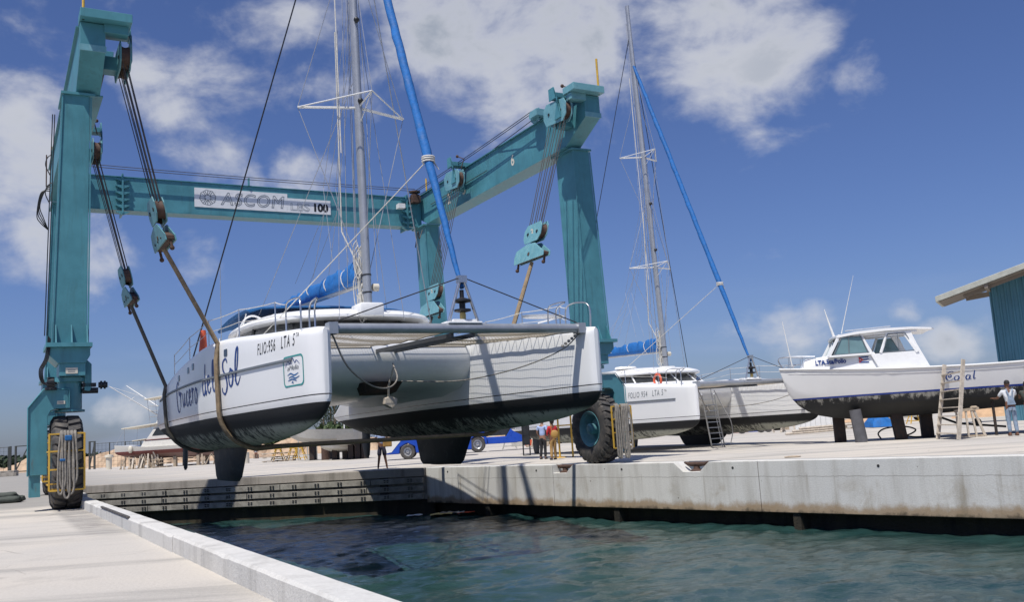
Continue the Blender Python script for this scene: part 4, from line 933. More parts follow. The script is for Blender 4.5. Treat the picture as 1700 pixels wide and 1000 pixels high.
    for i in range(nn + 1):
        k = i / nn; y = by + .05 + 8.3 * k; hgt = (.42 * (1 - k) ** .8 + .28) * (1 + .10 * noise.noise(Vector((i * .45, 3, sc))) * 3 + rr_.uniform(-.07, .07)); w_ = (.19 - .09 * k) * (1 + .5 * noise.noise(Vector((i * .5, 9, sc)))); z0 = bz + .02 + .38 * k
        rings.append([(w_ * x_ + .03 * sin(i * .9) * zz, y + .08 * sin(i * .7) * zz, z0 + hgt * zz) for x_, zz in ((-.75, 0), (-1.1, .12), (-1.15, .35), (-.85, .7), (-.4, .93), (0, 1), (.4, .93), (.85, .7), (1.15, .35), (1.1, .12), (.75, 0))])
    b.loft(rings); b.build('sail_cover', 'blue_canvas', t, 70)
    b = MB()
    for i in (1.3, 3.0, 4.9): b.tube([(.26 * cos(a) * (1 - i * .06), by + i + .12 * sin(a), bz + .25 + .06 * i + .34 * sin(a) * (1.1 - i * .1)) for a in np.linspace(0, 2 * pi, 14)], .016, 4)
    b.split('sail_lashing', 'white_rope', t)
    b = MB(); b.lathe([(0, 4.5), (.36, 4.5), (.42, 4.56), (.38, 4.64), (0, 4.66)], lambda ax, c_, s_: (-1.6 + c_ * 1.5, 8.3 + s_, ax), 18, True); b.box(-1.7, -1.5, 8.2, 8.4, 4.25, 4.5); b.build('hatch', 'gelcoat', t, 40)
    if bimini:
        b = MB(); rings = []
        for y, dz in ((9.6, .06), (9.9, .12), (11, .16), (12.2, .14), (13.2, .06), (13.9, -.05)):
            rings.append([(x_ * 2.55, y, 4.95 + dz + .09 * (1 - x_ * x_) - (.07 if abs(x_) > .97 else 0)) for x_ in np.linspace(-1, 1, 15)] + [(x_ * 2.5, y, 4.91 + dz + .09 * (1 - x_ * x_) - (.09 if abs(x_) > .97 else 0)) for x_ in np.linspace(1, -1, 15)])
        b.loft(rings); b.build('bimini', 'navy_canvas', t, 60)
        b = MB()
        for s in (-1, 1):
            b.tube([(s * 2.5, 13.8, 3.0), (s * 2.5, 13.8, 4.6)], .022, 6); b.tube([(s * 2.5, 10, 4.9), (s * 2.6, 12, 3.2)], .02, 6)
            b.tube(crom([(s * 2.9, 10.2, 3.6), (s * 2.75, 9.6, 4.5), (s * 2.5, 9.4, 4.75), (s * 2.2, 9.2, 4.6), (s * 2.0, 8.8, 4.3)], 4), .03, 6)
        b.split('bimini_frame', 'gelcoat', t, 60)
    # anchor bridle chains under the crossbeam
    b = MB()
    b.tube(crom([(-3.05, .30, 2.98), (-2.7, .4, 2.3), (-1.9, 1.2, 1.95), (-1.1, 2.2, 1.95), (-.4, 3.4, 2.25), (-.1, 4.4, 2.7)], 5), .02, 6)
    b.tube(crom([(3.05, .30, 3.0), (2.6, .5, 2.6), (1.8, 1.3, 2.25), (1.0, 2.8, 2.1), (.2, 4.6, 2.25)], 5), .016, 6)
    for k in range(6): b.ball((3.0 - .09 * k, .33, 2.98 - .06 * k), .045, 6, 4)
    b.build('anchor_bridle', 'grey_rope', t, 60, loc=(0, 0, .13))
    if extra:
        b = MB(); b.hexa([(-.5, 5.35, 2.15), (.35, 5.35, 2.15), (.35, 5.9, 2.1), (-.5, 5.9, 2.1)], [(-.6, 5.1, 2.42), (.45, 5.1, 2.42), (.45, 5.9, 2.42), (-.6, 5.9, 2.42)]); b.build('anchor_chock', 'prop_dark', t)  # solid block; its dark colour paints in the shade of an opening
        b = MB(); b.tube([(.05, 4.7, 2.8), (.0, 5.0, 2.3), (.05, 5.2, 1.85)], .03, 6); b.prism([(-.28, .02), (.02, -.12), (.22, .0), (.25, .2), (-.05, .28), (-.25, .22)], lambda a, z, d: (.10 + a * .7, 5.1 + d, 1.80 + z * .8), 0, .2); b.build('anchor', 'wood_pale', t, bevel=.02)
        b = MB(); b.tube([(-2.95, 11.4, 3.2), (-2.95, 11.4, 6.6)], .012, 5); b.build('antenna', 'wire', t)
        b = MB(); b.tube([(P + .4, 2.0, 3.75), (P + .4, 3.3, 3.75)], .02, 6)
        b.lathe([(0, 3.72), (.42, 3.74), (.44, 3.80), (0, 3.84)], lambda ax, c_, s_: (P - .1 + c_ * 1.4, 2.2 + s_ * .6, ax), 16, True); b.build('bow_seat', 'gelcoat', t, 40)
        b = MB(); b.tube([(-3.95, 9.2, 3.45), (-3.92, 9.2, 3.7), (-3.9, 9.25, 4.3)], [.08, .12, .07], 10); b.build('danbuoy', 'orange', t, 50)
    else:
        b = MB(); b.lathe([(.30, -.07), (.37, 0), (.30, .07), (.23, 0), (.30, -.07)], lambda ax, c_, s_: (-1.5 + ax, 5.6 + c_, 3.75 + s_), 20); b.build('lifebuoy', 'orange', t, 60)
    # writing
    def side(y0, z0, s=-1): return lambda x, yy, z: (s * (cC(y0 - x) + chalf(y0 - x, z0 + yy) + .006 + z * .2), y0 - x, z0 + yy)
    text_on('lettering', writing, .5, 'grey_line' if not extra else 'black_paint', t, side(*( (3.0, 2.95) if extra else (4.3, 2.88))), width=2.1 if extra else 2.5, height=.26, shear=.2, bold=.0, space=1.25)
    text_on('lettering', 'TA' if extra else 'TA', .2, 'black_paint', t, side(*((.86, 3.12) if extra else (1.72, 3.03))), width=.15, height=.09)
    if extra:
        # flowing blue name on the side
        def sd(x, y, z): yy = 11.5 - x * .84; zz = 2.03 + y * .80; return (-(cC(yy) + chalf(yy, zz) + .008), yy, zz)
        L_ = []
        def g(x0, sx, sy, y0, *lns):
            for ln in lns: L_.append([(x0 + a * sx, y0 + b_ * sy) for a, b_ in ln])
        # C r u c e r o
        g(0.1, 1.0, 1.0, .12, [(.55, .90), (.40, 1.05), (.18, .92), (.05, .5), (.14, .05), (.38, -.06), (.62, .10)], [(.55, .72), (.50, .62), (.55, .55)])
        sx = .95
        g(.72, sx, .8, .18, [(.0, .55), (.10, .72), (.14, .50), (.10, .05)], [(.13, .45), (.28, .68), (.40, .62)])
        g(1.28, sx, .8, .18, [(.0, .65), (.02, .2), (.14, .03), (.30, .25), (.36, .65)], [(.36, .65), (.36, .2), (.46, .06)])
        g(1.90, sx, .8, .18, [(.36, .58), (.22, .68), (.06, .45), (.08, .12), (.24, .02), (.42, .2)])
        g(2.40, sx, .8, .18, [(.04, .3), (.26, .42), (.30, .62), (.16, .70), (.04, .45), (.08, .10), (.26, .02), (.44, .22)])
        g(2.92, sx, .8, .18, [(.0, .55), (.10, .72), (.14, .50), (.10, .05)], [(.13, .45), (.28, .68), (.40, .62)])
        g(3.40, sx, .8, .18, [(.22, .68), (.04, .45), (.08, .10), (.26, .04), (.42, .30), (.36, .60), (.20, .68), (.34, .55), (.5, .6)])
        # d e l
        g(4.70, sx, .8, .40, [(.34, .55), (.18, .62), (.03, .35), (.08, .05), (.24, .02), (.38, .25)], [(.48, 1.25), (.42, .7), (.40, .2), (.46, .0), (.56, .15)])
        g(5.32, sx, .8, .42, [(.04, .3), (.26, .42), (.30, .62), (.16, .70), (.04, .45), (.08, .10), (.26, .02), (.44, .22)])
        g(5.85, sx, .8, .44, [(.06, .15), (.26, .7), (.30, 1.15), (.20, 1.2), (.12, .7), (.12, .15), (.26, .0), (.40, .2)])
        # S o l
        g(6.9, .95, .78, .42, [(.62, 1.02), (.50, 1.18), (.22, 1.10), (.18, .80), (.42, .50), (.52, .12), (.30, -.18), (.06, -.10), (.0, .08)])
        g(7.55, 1.0, .8, .45, [(.22, .68), (.04, .45), (.08, .10), (.26, .04), (.42, .30), (.36, .60), (.20, .68), (.34, .55), (.5, .6)])
        g(8.1, 1.0, .74, .48, [(.06, .15), (.34, .8), (.42, 1.45), (.26, 1.35), (.14, .7), (.14, .15), (.30, .0), (.56, .3)])
        strokes('lettering', L_, 'navy_paint', t, sd, .10, 6)
        # emblem panel near the bow
        def se(x, y, z): yy = 1.55 - x * 1.12; zz = 2.08 + y * 1.12; return (-(cC(yy) + chalf(yy, zz) + .007 + z), yy, zz)
        rc = []
        for cx, cy, a0 in ((.80, .50, 0), (.12, .50, 90), (.12, .12, 180), (.80, .12, 270)):
            for k in range(5): a_ = R(a0 + k * 22.5); rc.append((cx + .10 * cos(a_), cy + .10 * sin(a_)))
        rc.append(rc[0])
        b = MB(); n_ = len(rc); mid = (.46, .31)
        outer = [se(x, y, 0) for x, y in rc]; inner = [se(mid[0] + (x - mid[0]) * .93, mid[1] + (y - mid[1]) * .90, 0) for x, y in rc]
        b.loft([outer, inner], False, True); b.build('emblem', 'teal_line', t)
        strokes('emblem', [[(.12, .40), (.25, .50), (.33, .45), (.44, .56), (.55, .46), (.62, .50), (.75, .42)]], 'navy_paint', t, se, .022)
        text_on('lettering', 'aMelia', .2, 'grey_line', t, lambda x, y, z: se(.20 + x, .33 + y, z), width=.5, height=.09, shear=.3)
        strokes('emblem', [[(.2, .24), (.35, .27), (.5, .23), (.68, .26)], [(.25, .19), (.4, .21), (.55, .17), (.72, .20)], [(.22, .14), (.4, .16), (.6, .12)], [(.38, .09), (.42, .11), (.45, .08)]], 'navy_canvas', t, se, .03)
    return t
mat('keel_paint', (.018, .022, .024), .6, var=.5, vs=2.2, dirt=.7, dirtc=(.10, .12, .115), dth=.56)
mat('alu_dark', (.09, .095, .10), .45, .4, var=.15)
cat1 = catamaran(LW(7.45, -5.2, .27), PHI, 'large white catamaran hanging in the lift slings with a blue name on its near hull', 1, 'FLIO:956   LTA 5', keel0=.02)
HD = R(25)
cat2 = catamaran((9.22, 36.0, -.30), HD, 'white catamaran standing ashore on its keels behind the big right lift wheel', .87, 'FOLIO 954   LTA 5', keel0=.36, mast_top=24.4, bimini=False, extra=False, mast_y=7.0, rake=.85, stay=3.4)
# slings under catamaran 1: two strap loops
def sling(i0, i1, v, lab, mt, w):
    t = empty('lifting_sling', LW(7.45, v, 1.0), PHI, lab, 'sling', 'slings carrying the near catamaran')
    yb = v + 5.2
    b = MB()
    A, B = HK[i0], HK[i1]
    def hullpath(s):   # outer side of hull s from deck to bottom and across
        o = []
        for z in list(np.linspace(cD(yb) - .05, 2.2, 4)) + list(np.linspace(2.0, cB(yb) + .02, 8)):
            o.append((s * (cC(yb) + chalf(yb, z) + .03), z + .27 - .02))
        o.append((s * (3.3), cB(yb) + .27 - .05)); o.append((s * 2.7, cB(yb) + .27 - .02)); return o
    pa = (A[0] - 7.45, A[2]); pb = (B[0] - 7.45, B[2])
    P2 = [pa] + hullpath(-1) + hullpath(1)[::-1] + [pb]
    P3 = [Vector((x, 0, z - 1.0)) for x, z in P2]; P3[0].y = A[1] - v; P3[-1].y = B[1] - v
    rings = []
    for i, p in enumerate(P3):
        d = P3[min(i + 1, len(P3) - 1)] - P3[max(i - 1, 0)]; d.y = 0; d.normalize(); n_ = Vector((d.z, 0, -d.x)); ww_ = .07 if i in (0, len(P3) - 1) else w
        tk_ = .058; rings.append([p + Vector((0, ww_ * cos(a_), 0)) + n_ * tk_ * sin(a_) + n_ * (tk_ - .02) for a_ in np.linspace(0, 2 * pi, 8, endpoint=False)])
    # subdivide the long straight runs with a slight twist
    b.loft(rings); b.build('strap', mt, t)
sling(0, 1, .7, 'pale worn lifting sling under the middle of the near catamaran', 'sling', .11)
sling(2, 3, 8.3, 'dark lifting sling under the stern of the near catamaran', 'sling_dark', .10)

# ---------------------------------------------------------------- motor boat on posts (bow to the left)
CBY = R(-11.5)
coral = empty('motor_boat', (10.15, 36.2, 0), CBY, 'white wooden motor boat with a small wheelhouse standing on black posts at the right', 'motor boat')
gW = spl([0, .2, .8, 2, 4, 7, 11, 13], [.03, .14, .50, 1.05, 1.55, 1.75, 1.70, 1.6])
gB = spl([0, .25, .8, 1.6, 2.6, 4, 8, 13], [2.85, 1.95, 1.30, .98, .86, .84, .98, 1.12])
gD = spl([0, 2, 4, 7, 10, 13], [2.90, 2.72, 2.58, 2.50, 2.55, 2.66])
gC = spl([0, .6, 2, 4, 13], [2.6, 1.95, 1.55, 1.38, 1.36])   # chine height
def ghalf(x, z):
    w, zb, zc, zd = gW(x), gB(x), gC(x), gD(x); zc = max(zc, zb + .02); wc = w * (.62 + .2 * min(1, x / 5))
    if z < zc: q = max(0, (z - zb) / (zc - zb)); return wc * q ** .75
    q = min(1, (z - zc) / (zd - zc)); return wc + (w - wc) * q ** .8
b = MB(); rings = []
for x in [0, .05, .12, .25, .4, .6, .9, 1.3, 1.8] + list(np.arange(2.4, 13.01, .6)):
    zb, zd, zc = gB(x), gD(x), max(gC(x), gB(x) + .02)
    zs = [zb + (zc - zb) * i / 5 for i in range(6)] + [zc + (zd - zc) * i / 8 for i in range(1, 9)]
    h_ = [(ghalf(x, z), z) for z in zs]; h_[0] = (0, zb)
    h_ += [(h_[-1][0] - .06, zd), (max(.0, h_[-1][0] - .08), zd - .05), (0, zd - .03)]
    rings.append([(x, -y, z) for y, z in h_] + [(x, y, z) for y, z in h_[-2:0:-1]])
b.loft(rings); hull = b.build('hull', 'coral_hull', coral, 28)
b = MB(); L_ = []
for s in (-1, 1):
    b.tube([(x, s * (gW(x) + .01), gD(x) + .01) for x in np.arange(0, 13.01, .5)], .04, 8)
b.build('gunwale', 'white_paint', hull, 60)
b = MB()
for s in (-1, 1): b.tube([(x, s * (ghalf(x, gD(x) - .16) + .005), gD(x) - .16) for x in np.arange(.3, 13, .5)], .012, 6)
b.build('moulding', 'white_paint', hull, 60)
def ybox(pr, y0, y1): return lambda a, z, d: (a, d, z)
# trunk cabin
b = MB(); b.loft([[(.75, -.45, 2.78), (2.0, -1.05, 2.64), (3.6, -1.2, 2.50), (3.6, 1.2, 2.50), (2.0, 1.05, 2.64), (.75, .45, 2.78)], [(.95, -.4, 3.20), (1.95, -.98, 3.28), (3.35, -1.12, 3.26), (3.35, 1.12, 3.26), (1.95, .98, 3.28), (.95, .4, 3.20)]]); tr_ = b.build('trunk_cabin', 'gelcoat', coral, bevel=.03)
# wheelhouse: posts, windows, roof
b = MB(); T = 1.10; B_ = 1.20
fx0, fx1 = 1.78, 2.18; zl, zt = 3.20, 3.96
def q(x, z, s): return (x, s * (B_ + (T - B_) * (z - zl) / (zt - zl)), z)
for s in (-1, 1):
    b.beam(q(fx0 - .06, zl - .02, s), q(fx1, zt, s), .07, .10); b.beam(q(3.52, 2.55, s), q(2.92, zt, s), .06, .10); b.beam(q(3.55, 3.2, s), q(3.88, zt, s), .06, .09)
    b.prism([(3.42, 2.48), (3.28, 3.19), (4.85, 3.19), (5.2, 2.48)], lambda a, z, d: (a, s * d, z), 1.15, 1.20)
    b.beam(q(4.82, 3.15, s), q(4.42, zt, s), .07, .12); b.beam((fx0 - .06, s * B_, zl), (3.3, s * B_, zl), .06, .07); b.beam(q(2.9, zt - .02, s), q(4.9, zt - .02, s), .07, .08); b.prism([(4.8, 3.15), (5.15, 2.48), (5.25, 2.48), (4.84, 3.45), (4.66, zt), (4.42, zt)], lambda a, z, d: (a, s * d, z), 1.12, 1.16)
b.beam((fx0 - .03, -B_, zl), (fx0 - .03, B_, zl), .08, .09); b.beam((fx1, -T, zt), (fx1, T, zt), .08, .08); b.beam((fx0, 0, zl), (fx1, 0, zt), .06, .06)
b.build('wheelhouse', 'gelcoat', coral, bevel=.01)
def glz(nm, pl, y): b = MB(); b.prism(pl, lambda a, z, d: (a, d, z), *y); b.build(nm, 'glass_green', coral)
for s in (-1, 1):
    ys_ = sorted((s * 1.135, s * 1.145)); glz('window', [(fx0 + .12, zl + .05), (3.12, zl + .05), (2.92, zt - .07), (fx1 + .06, zt - .07)], ys_)
glz('window', [(3.64, zl + .02), (4.76, zl + .02), (4.46, zt - .08), (3.90, zt - .08)], (1.135, 1.145))
glz('windscreen', [(fx0 - .0, zl + .05), (fx0 + .02, zl + .05), (fx1 + .02, zt - .07), (fx1, zt - .07)], (-1.08, 1.08))
b = MB()
P1 = [(3.62, zl + .02), (4.78, zl + .02), (4.47, zt - .08), (3.88, zt - .08)]; P2_ = [(fx0 + .12, zl + .05), (3.13, zl + .05), (2.93, zt - .08), (fx1 + .06, zt - .08)]
for PP in (P1, P2_):
    for k in range(4): A_, B2 = PP[k], PP[(k + 1) % 4]; b.beam((A_[0], -1.165, A_[1]), (B2[0], -1.165, B2[1]), .03, .03)
b.beam((4.2, -1.165, zl), (4.2, -1.165, zt - .08), .025, .025); b.beam((2.45, -1.165, zl + .05), (2.5, -1.165, zt - .08), .025, .025)
b.build('window_frame', 'grey_line', coral)
b = MB(); rings = []
for x, z, w_, th in ((2.0, 3.95, .9, .05), (2.08, 3.97, 1.16, .09), (2.8, 4.06, 1.26, .10), (3.8, 4.10, 1.26, .10), (4.7, 4.08, 1.22, .08), (5.4, 4.01, 1.14, .06), (5.52, 3.98, .95, .04)):
    rings.append([(x, y * w_, z + .05 * (1 - y * y)) for y in np.linspace(-1, 1, 9)] + [(x, y * w_, z - th + .03 * (1 - y * y)) for y in np.linspace(1, -1, 9)])
b.loft(rings); b.build('roof', 'gelcoat', coral, 40)
b = MB(); b.box(3.3, 3.7, -1.0, 1.0, 2.4, 2.85); b.box(3.75, 4.1, .2, .8, 2.5, 3.1); b.build('helm_seat', 'gelcoat', coral, bevel=.04)
b = MB(); b.tube([(2.4, -1.15, 4.11), (4.0, -1.15, 4.16)], .02, 6)
for s in (-1, 1):
    b.tube(crom([(.15, s * .12, 2.9), (.0, s * .1, 3.30), (.4, s * .3, 3.36), (1.3, s * .62, 3.28)], 5), .018, 6)
    for x, yy_, zz_ in ((.4, .3, 3.36), (.85, .46, 3.33), (1.3, .62, 3.28)): b.tube([(x, s * yy_, gD(x)), (x, s * yy_, zz_)], .013, 5)
b.split('rail', 'steel', coral, 60)
b = MB(); b.tube([(.5, -.1, 2.85), (.28, -.1, 4.75)], .03, 6, r1=.015); b.build('flag_pole', 'white_paint', coral, 60)
b = MB(); b.tube([(2.2, .5, 4.05), (1.95, .5, 5.15)], .055, 6, r1=.015); b.build('pole', 'white_paint', coral, 60)
b = MB(); b.tube([(2.3, -.9, 4.05), (2.95, -.9, 6.2)], .02, 6, r1=.006); b.build('antenna', 'white_paint', coral, 60)
b = MB(); b.ball((2.0, -.9, 3.8), .05); b.build('nav_lamp', 'dark_steel', coral, 60)
b = MB(); b.box(11.0, 11.5, -.15, .15, 2.62, 2.78); b.box(8.6, 9.0, -1.66, -1.6, 2.53, 2.60); b.build('deck_hatch', 'grey_line', coral)
def cs(x0, z0, off=.006): return lambda x, y, z: (x0 + x, -(ghalf(x0 + x, z0 + y) + off + z), z0 + y)
def tk(x, z):       # trunk cabin side wall
    k = (z - 2.57) / .66; yb_ = 1.05 + (x - 2.0) / 1.6 * .15 if x > 2.0 else .45 + (x - .75) / 1.25 * .60; yt_ = .98 + (x - 1.95) / 1.4 * .14 if x > 1.95 else .4 + (x - .95) * .58
    return yb_ + (yt_ - yb_) * k
text_on('lettering', 'LTA.5ta/Folio', .3, 'navy_paint', coral, lambda x, y, z: (1.28 + x, -(tk(1.28 + x, 2.93 + y) + .06), 2.93 + y), width=1.05, height=.19, bold=.012)
fl = MB(); fl.box(0, 0, 0, 0, 0, 0) if 0 else None
def fz(x, z, o): X_ = 2.78 + x * .85; Z_ = 2.90 + z * .85; return (X_, -(tk(X_, Z_) + .02 + o), Z_)
def panel(pl, o): b = MB(); b.add([fz(x, z, o) for x, z in pl], [tuple(range(len(pl)))]); return b
fg = panel([(0, 0), (.40, 0), (.40, .26), (0, .26)], 0).build('flag', 'white_paint', coral)
for k in range(3): panel([(0, k * .104), (.40, k * .104), (.40, k * .104 + .052), (0, k * .104 + .052)], .003).build('flag_stripe', 'navy_paint', fg)
panel([(0, 0), (.2, .13), (0, .26)], .006).build('flag_triangle', 'red_paint', fg)
panel([(.055 + r_ * sin(a_), .13 + r_ * cos(a_)) for r_, a_ in [((.045 if i % 2 == 0 else .018), i * pi / 5) for i in range(10)]], .009).build('flag_star', 'white_paint', fg)
# "Coral" script
b0c = cs(5.55, 2.02)
def b0(x, y, z): return b0c(x * .66, y * .60, z)
L_ = [[(.42, .44), (.36, .52), (.20, .48), (.05, .28), (.08, .06), (.24, .0), (.40, .10)], [(.24, .33), (.16, .26), (.22, .18), (.30, .26), (.26, .36)],
      [(.55, .26), (.45, .16), (.48, .03), (.58, .0), (.68, .12), (.64, .24), (.55, .26)], [(.78, .25), (.80, .12), (.78, .0)], [(.80, .18), (.88, .26), (.96, .22)],
      [(1.22, .24), (1.10, .26), (1.02, .12), (1.08, .0), (1.18, .04), (1.24, .24), (1.22, .04), (1.30, .02)], [(1.48, .52), (1.42, .2), (1.42, .02), (1.52, .06)]]
strokes('lettering', L_, 'navy_paint', coral, b0, .06)
b = MB(); b.box(8.15, 8.42, -1.76, -1.73, 2.08, 2.36); b.build('notice', 'cream', coral)
# support posts under the boat
def post(px, py, Y_, r, m_, lab, lean=0, h=1.25, sq=False, w=.2):
    p = at(px, py, Y_); t = empty('support_post', (p.x, p.y, 0), CBY, lab, 'support post', 'posts carrying the motor boat')
    b = MB()
    if sq: b.hexa([(-w, -w, 0), (w, -w, 0), (w, w, 0), (-w, w, 0)], [(-w + lean, -w, h), (w + lean, -w, h), (w + lean, w, h), (-w + lean, w, h)])
    else: b.tube([(0, 0, 0), (lean, 0, h)], [r * 1.02, r * .95], 18)
    b.build('post', m_, t, 40, bevel=.012 if sq else 0)
post(1396, 735, 36.3, .22, 'prop_dark', 'leftmost square rusty black post under the bow of the motor boat', 0, 1.02, True)
post(1431, 735, 34.9, .22, 'prop_grey', 'round grey post under the bow of the motor boat, leaning left', -.12, 1.2)
post(1497, 731, 35.2, .2, 'prop_dark', 'black square post under the wheelhouse of the motor boat, leaning left', -.12, 1.15, True)
post(1541, 728, 35.6, .2, 'prop_dark', 'dark square post just left of the wooden ladder', 0, 1.05, True)
post(1655, 724, 33.6, .05, 'prop_dark', 'thin black post between the trestle and the man in overalls', 0, 1.2)
# rubber hose near the posts
t = empty('rubber_hose', (14.7, 36.3, 0), 0, 'thin black hose curling on the ground beside the posts', 'hose')
b = MB(); b.tube(crom([(-.9, 0, .03), (-.95, .1, .25), (-.6, .2, .42), (.1, .2, .45), (.5, .1, .3), (.1, 0, .12), (-.4, 0, .2), (.3, -.1, .04), (.9, 0, .03)], 6), .03, 7); b.build('hose', 'hose', t, 60)
# wooden ladder leaning against the boat
lb = onz(1556, 729); rb = onz(1591, 730)
lt = at(1568, 606, lb.y - .35); rtp = at(1599, 597, rb.y - .2); lb = lb - Vector((.2, .5, 0)); rb = rb - Vector((.15, .35, 0))
t = empty('wooden_ladder', (lb + rb) / 2, 0, 'paint-spattered wooden step ladder leaning against the side of the motor boat', 'ladder')
o_ = (lb + rb) / 2
lt = lt - o_; rtp = rtp - o_; lb_ = lb - o_; rb_ = rb - o_
b = MB(); b.beam(lb_, lt, .05, .14); b.beam(rb_, rtp, .05, .14); b.build('side_rail', 'wood_pale', t, bevel=.006)
for k in range(8):
    q = (k + .55) / 9.0; b = MB(); b.beam(lb_.lerp(lt, q + .02), rb_.lerp(rtp, q + .01), .16, .035); b.build('rung', 'wood_pale', t)
# trestle
p = at(1618, 727, 33.0); t = empty('trestle', (p.x, p.y, 0), CBY, 'rough wooden trestle between the ladder and the man in overalls', 'trestle')
b = MB()
for x, dx in ((-.45, .02), (-.18, .0), (.08, -.08), (.36, -.28)): b.beam((x, 0 if x > -.4 else .25, 0), (x + dx, 0 if x > -.4 else .25, .95), .06, .08)
b.build('leg', 'wood_pale', t, bevel=.005)
b = MB(); b.beam((-.55, 0, .93), (.25, 0, .98), .12, .09); b.beam((-.5, .02, .05), (.4, .02, .05), .07, .06); b.ball((.1, 0, 1.02), .11, 10, 6, (1.2, .8, .6)); b.build('crosspiece', 'wood', t, bevel=.0)
# towing bar with a wheel
p = at(1600, 712, 36.0); t = empty('tow_bar', (p.x, p.y, 0), 0, 'black tow bar with a small jockey wheel under the stern of the motor boat', 'tow bar')
b = MB(); b.tube([(-.9, 0, .75), (-.2, 0, .45), (1.6, 0, .22)], .045, 6); b.build('bar', 'dark_steel', t)
b = MB(); b.lathe([(.14, -.05), (.16, 0), (.14, .05), (.03, .06), (.03, -.06), (.14, -.05)], lambda ax, c_, s_: (.55 + c_, ax, .45 + s_), 16); b.build('wheel', 'rubber', t, 40)
# aluminium boarding ladder by catamaran 2
lb = onz(1190, 743); q = lb; tp = at(1172, 655, 38.0)
t = empty('boarding_ladder', (q.x, q.y, 0), 0, 'grey boarding ladder leaning against the bow of the catamaran ashore', 'ladder')
tpv = tp - q; a_ = Vector((.36, .02, 0))
b = MB(); b.beam((-.2, 0, 0), tpv - a_ * .5, .045, .09); b.beam((.36, .1, 0), tpv + a_ * .9, .045, .09); b.build('side_rail', 'alu', t)
for k in range(9): q_ = (k + .6) / 9.5; b = MB(); b.beam(Vector((-.2, 0, 0)).lerp(tpv - a_ * .5, q_), Vector((.36, .1, 0)).lerp(tpv + a_ * .9, q_), .12, .03); b.build('rung', 'alu', t)
b = MB(); b.tube(crom([(.62, .1, .1), (.75, .1, .6), (.7, .1, 1.1), (.45, .05, 1.6), (.1, 0, 2.4)], 5), .02, 6); b.tube([(.3, .3, 0), (.0, .3, 2.6)], .02, 6); b.build('handrail', 'steel', t, 60)
# ---------------------------------------------------------------- people
def skin(name, P, edges, m, parent, sub=1):
    me = bpy.data.meshes.new(name); me.from_pydata([p[:3] for p in P], edges, []); o = bpy.data.objects.new(name, me); C.objects.link(o)
    md = o.modifiers.new('s', 'SKIN'); md.use_smooth_shade = True
    for i, p in enumerate(P):
        sv = me.skin_vertices[0].data[i]; rr_ = p[3]; sv.radius = (rr_, p[4] if len(p) > 4 else rr_); sv.use_root = i == 0
    sb_ = o.modifiers.new('u', 'SUBSURF'); sb_.levels = sub; sb_.render_levels = sub
    dg = bpy.context.evaluated_depsgraph_get(); nm = bpy.data.meshes.new_from_object(o.evaluated_get(dg)); nm.name = name
    bpy.data.objects.remove(o)
    nm.materials.clear(); nm.materials.append(MATS[m])
    for p in nm.polygons: p.use_smooth = True
    o = bpy.data.objects.new(name, nm); C.objects.link(o); o.parent = parent; return o
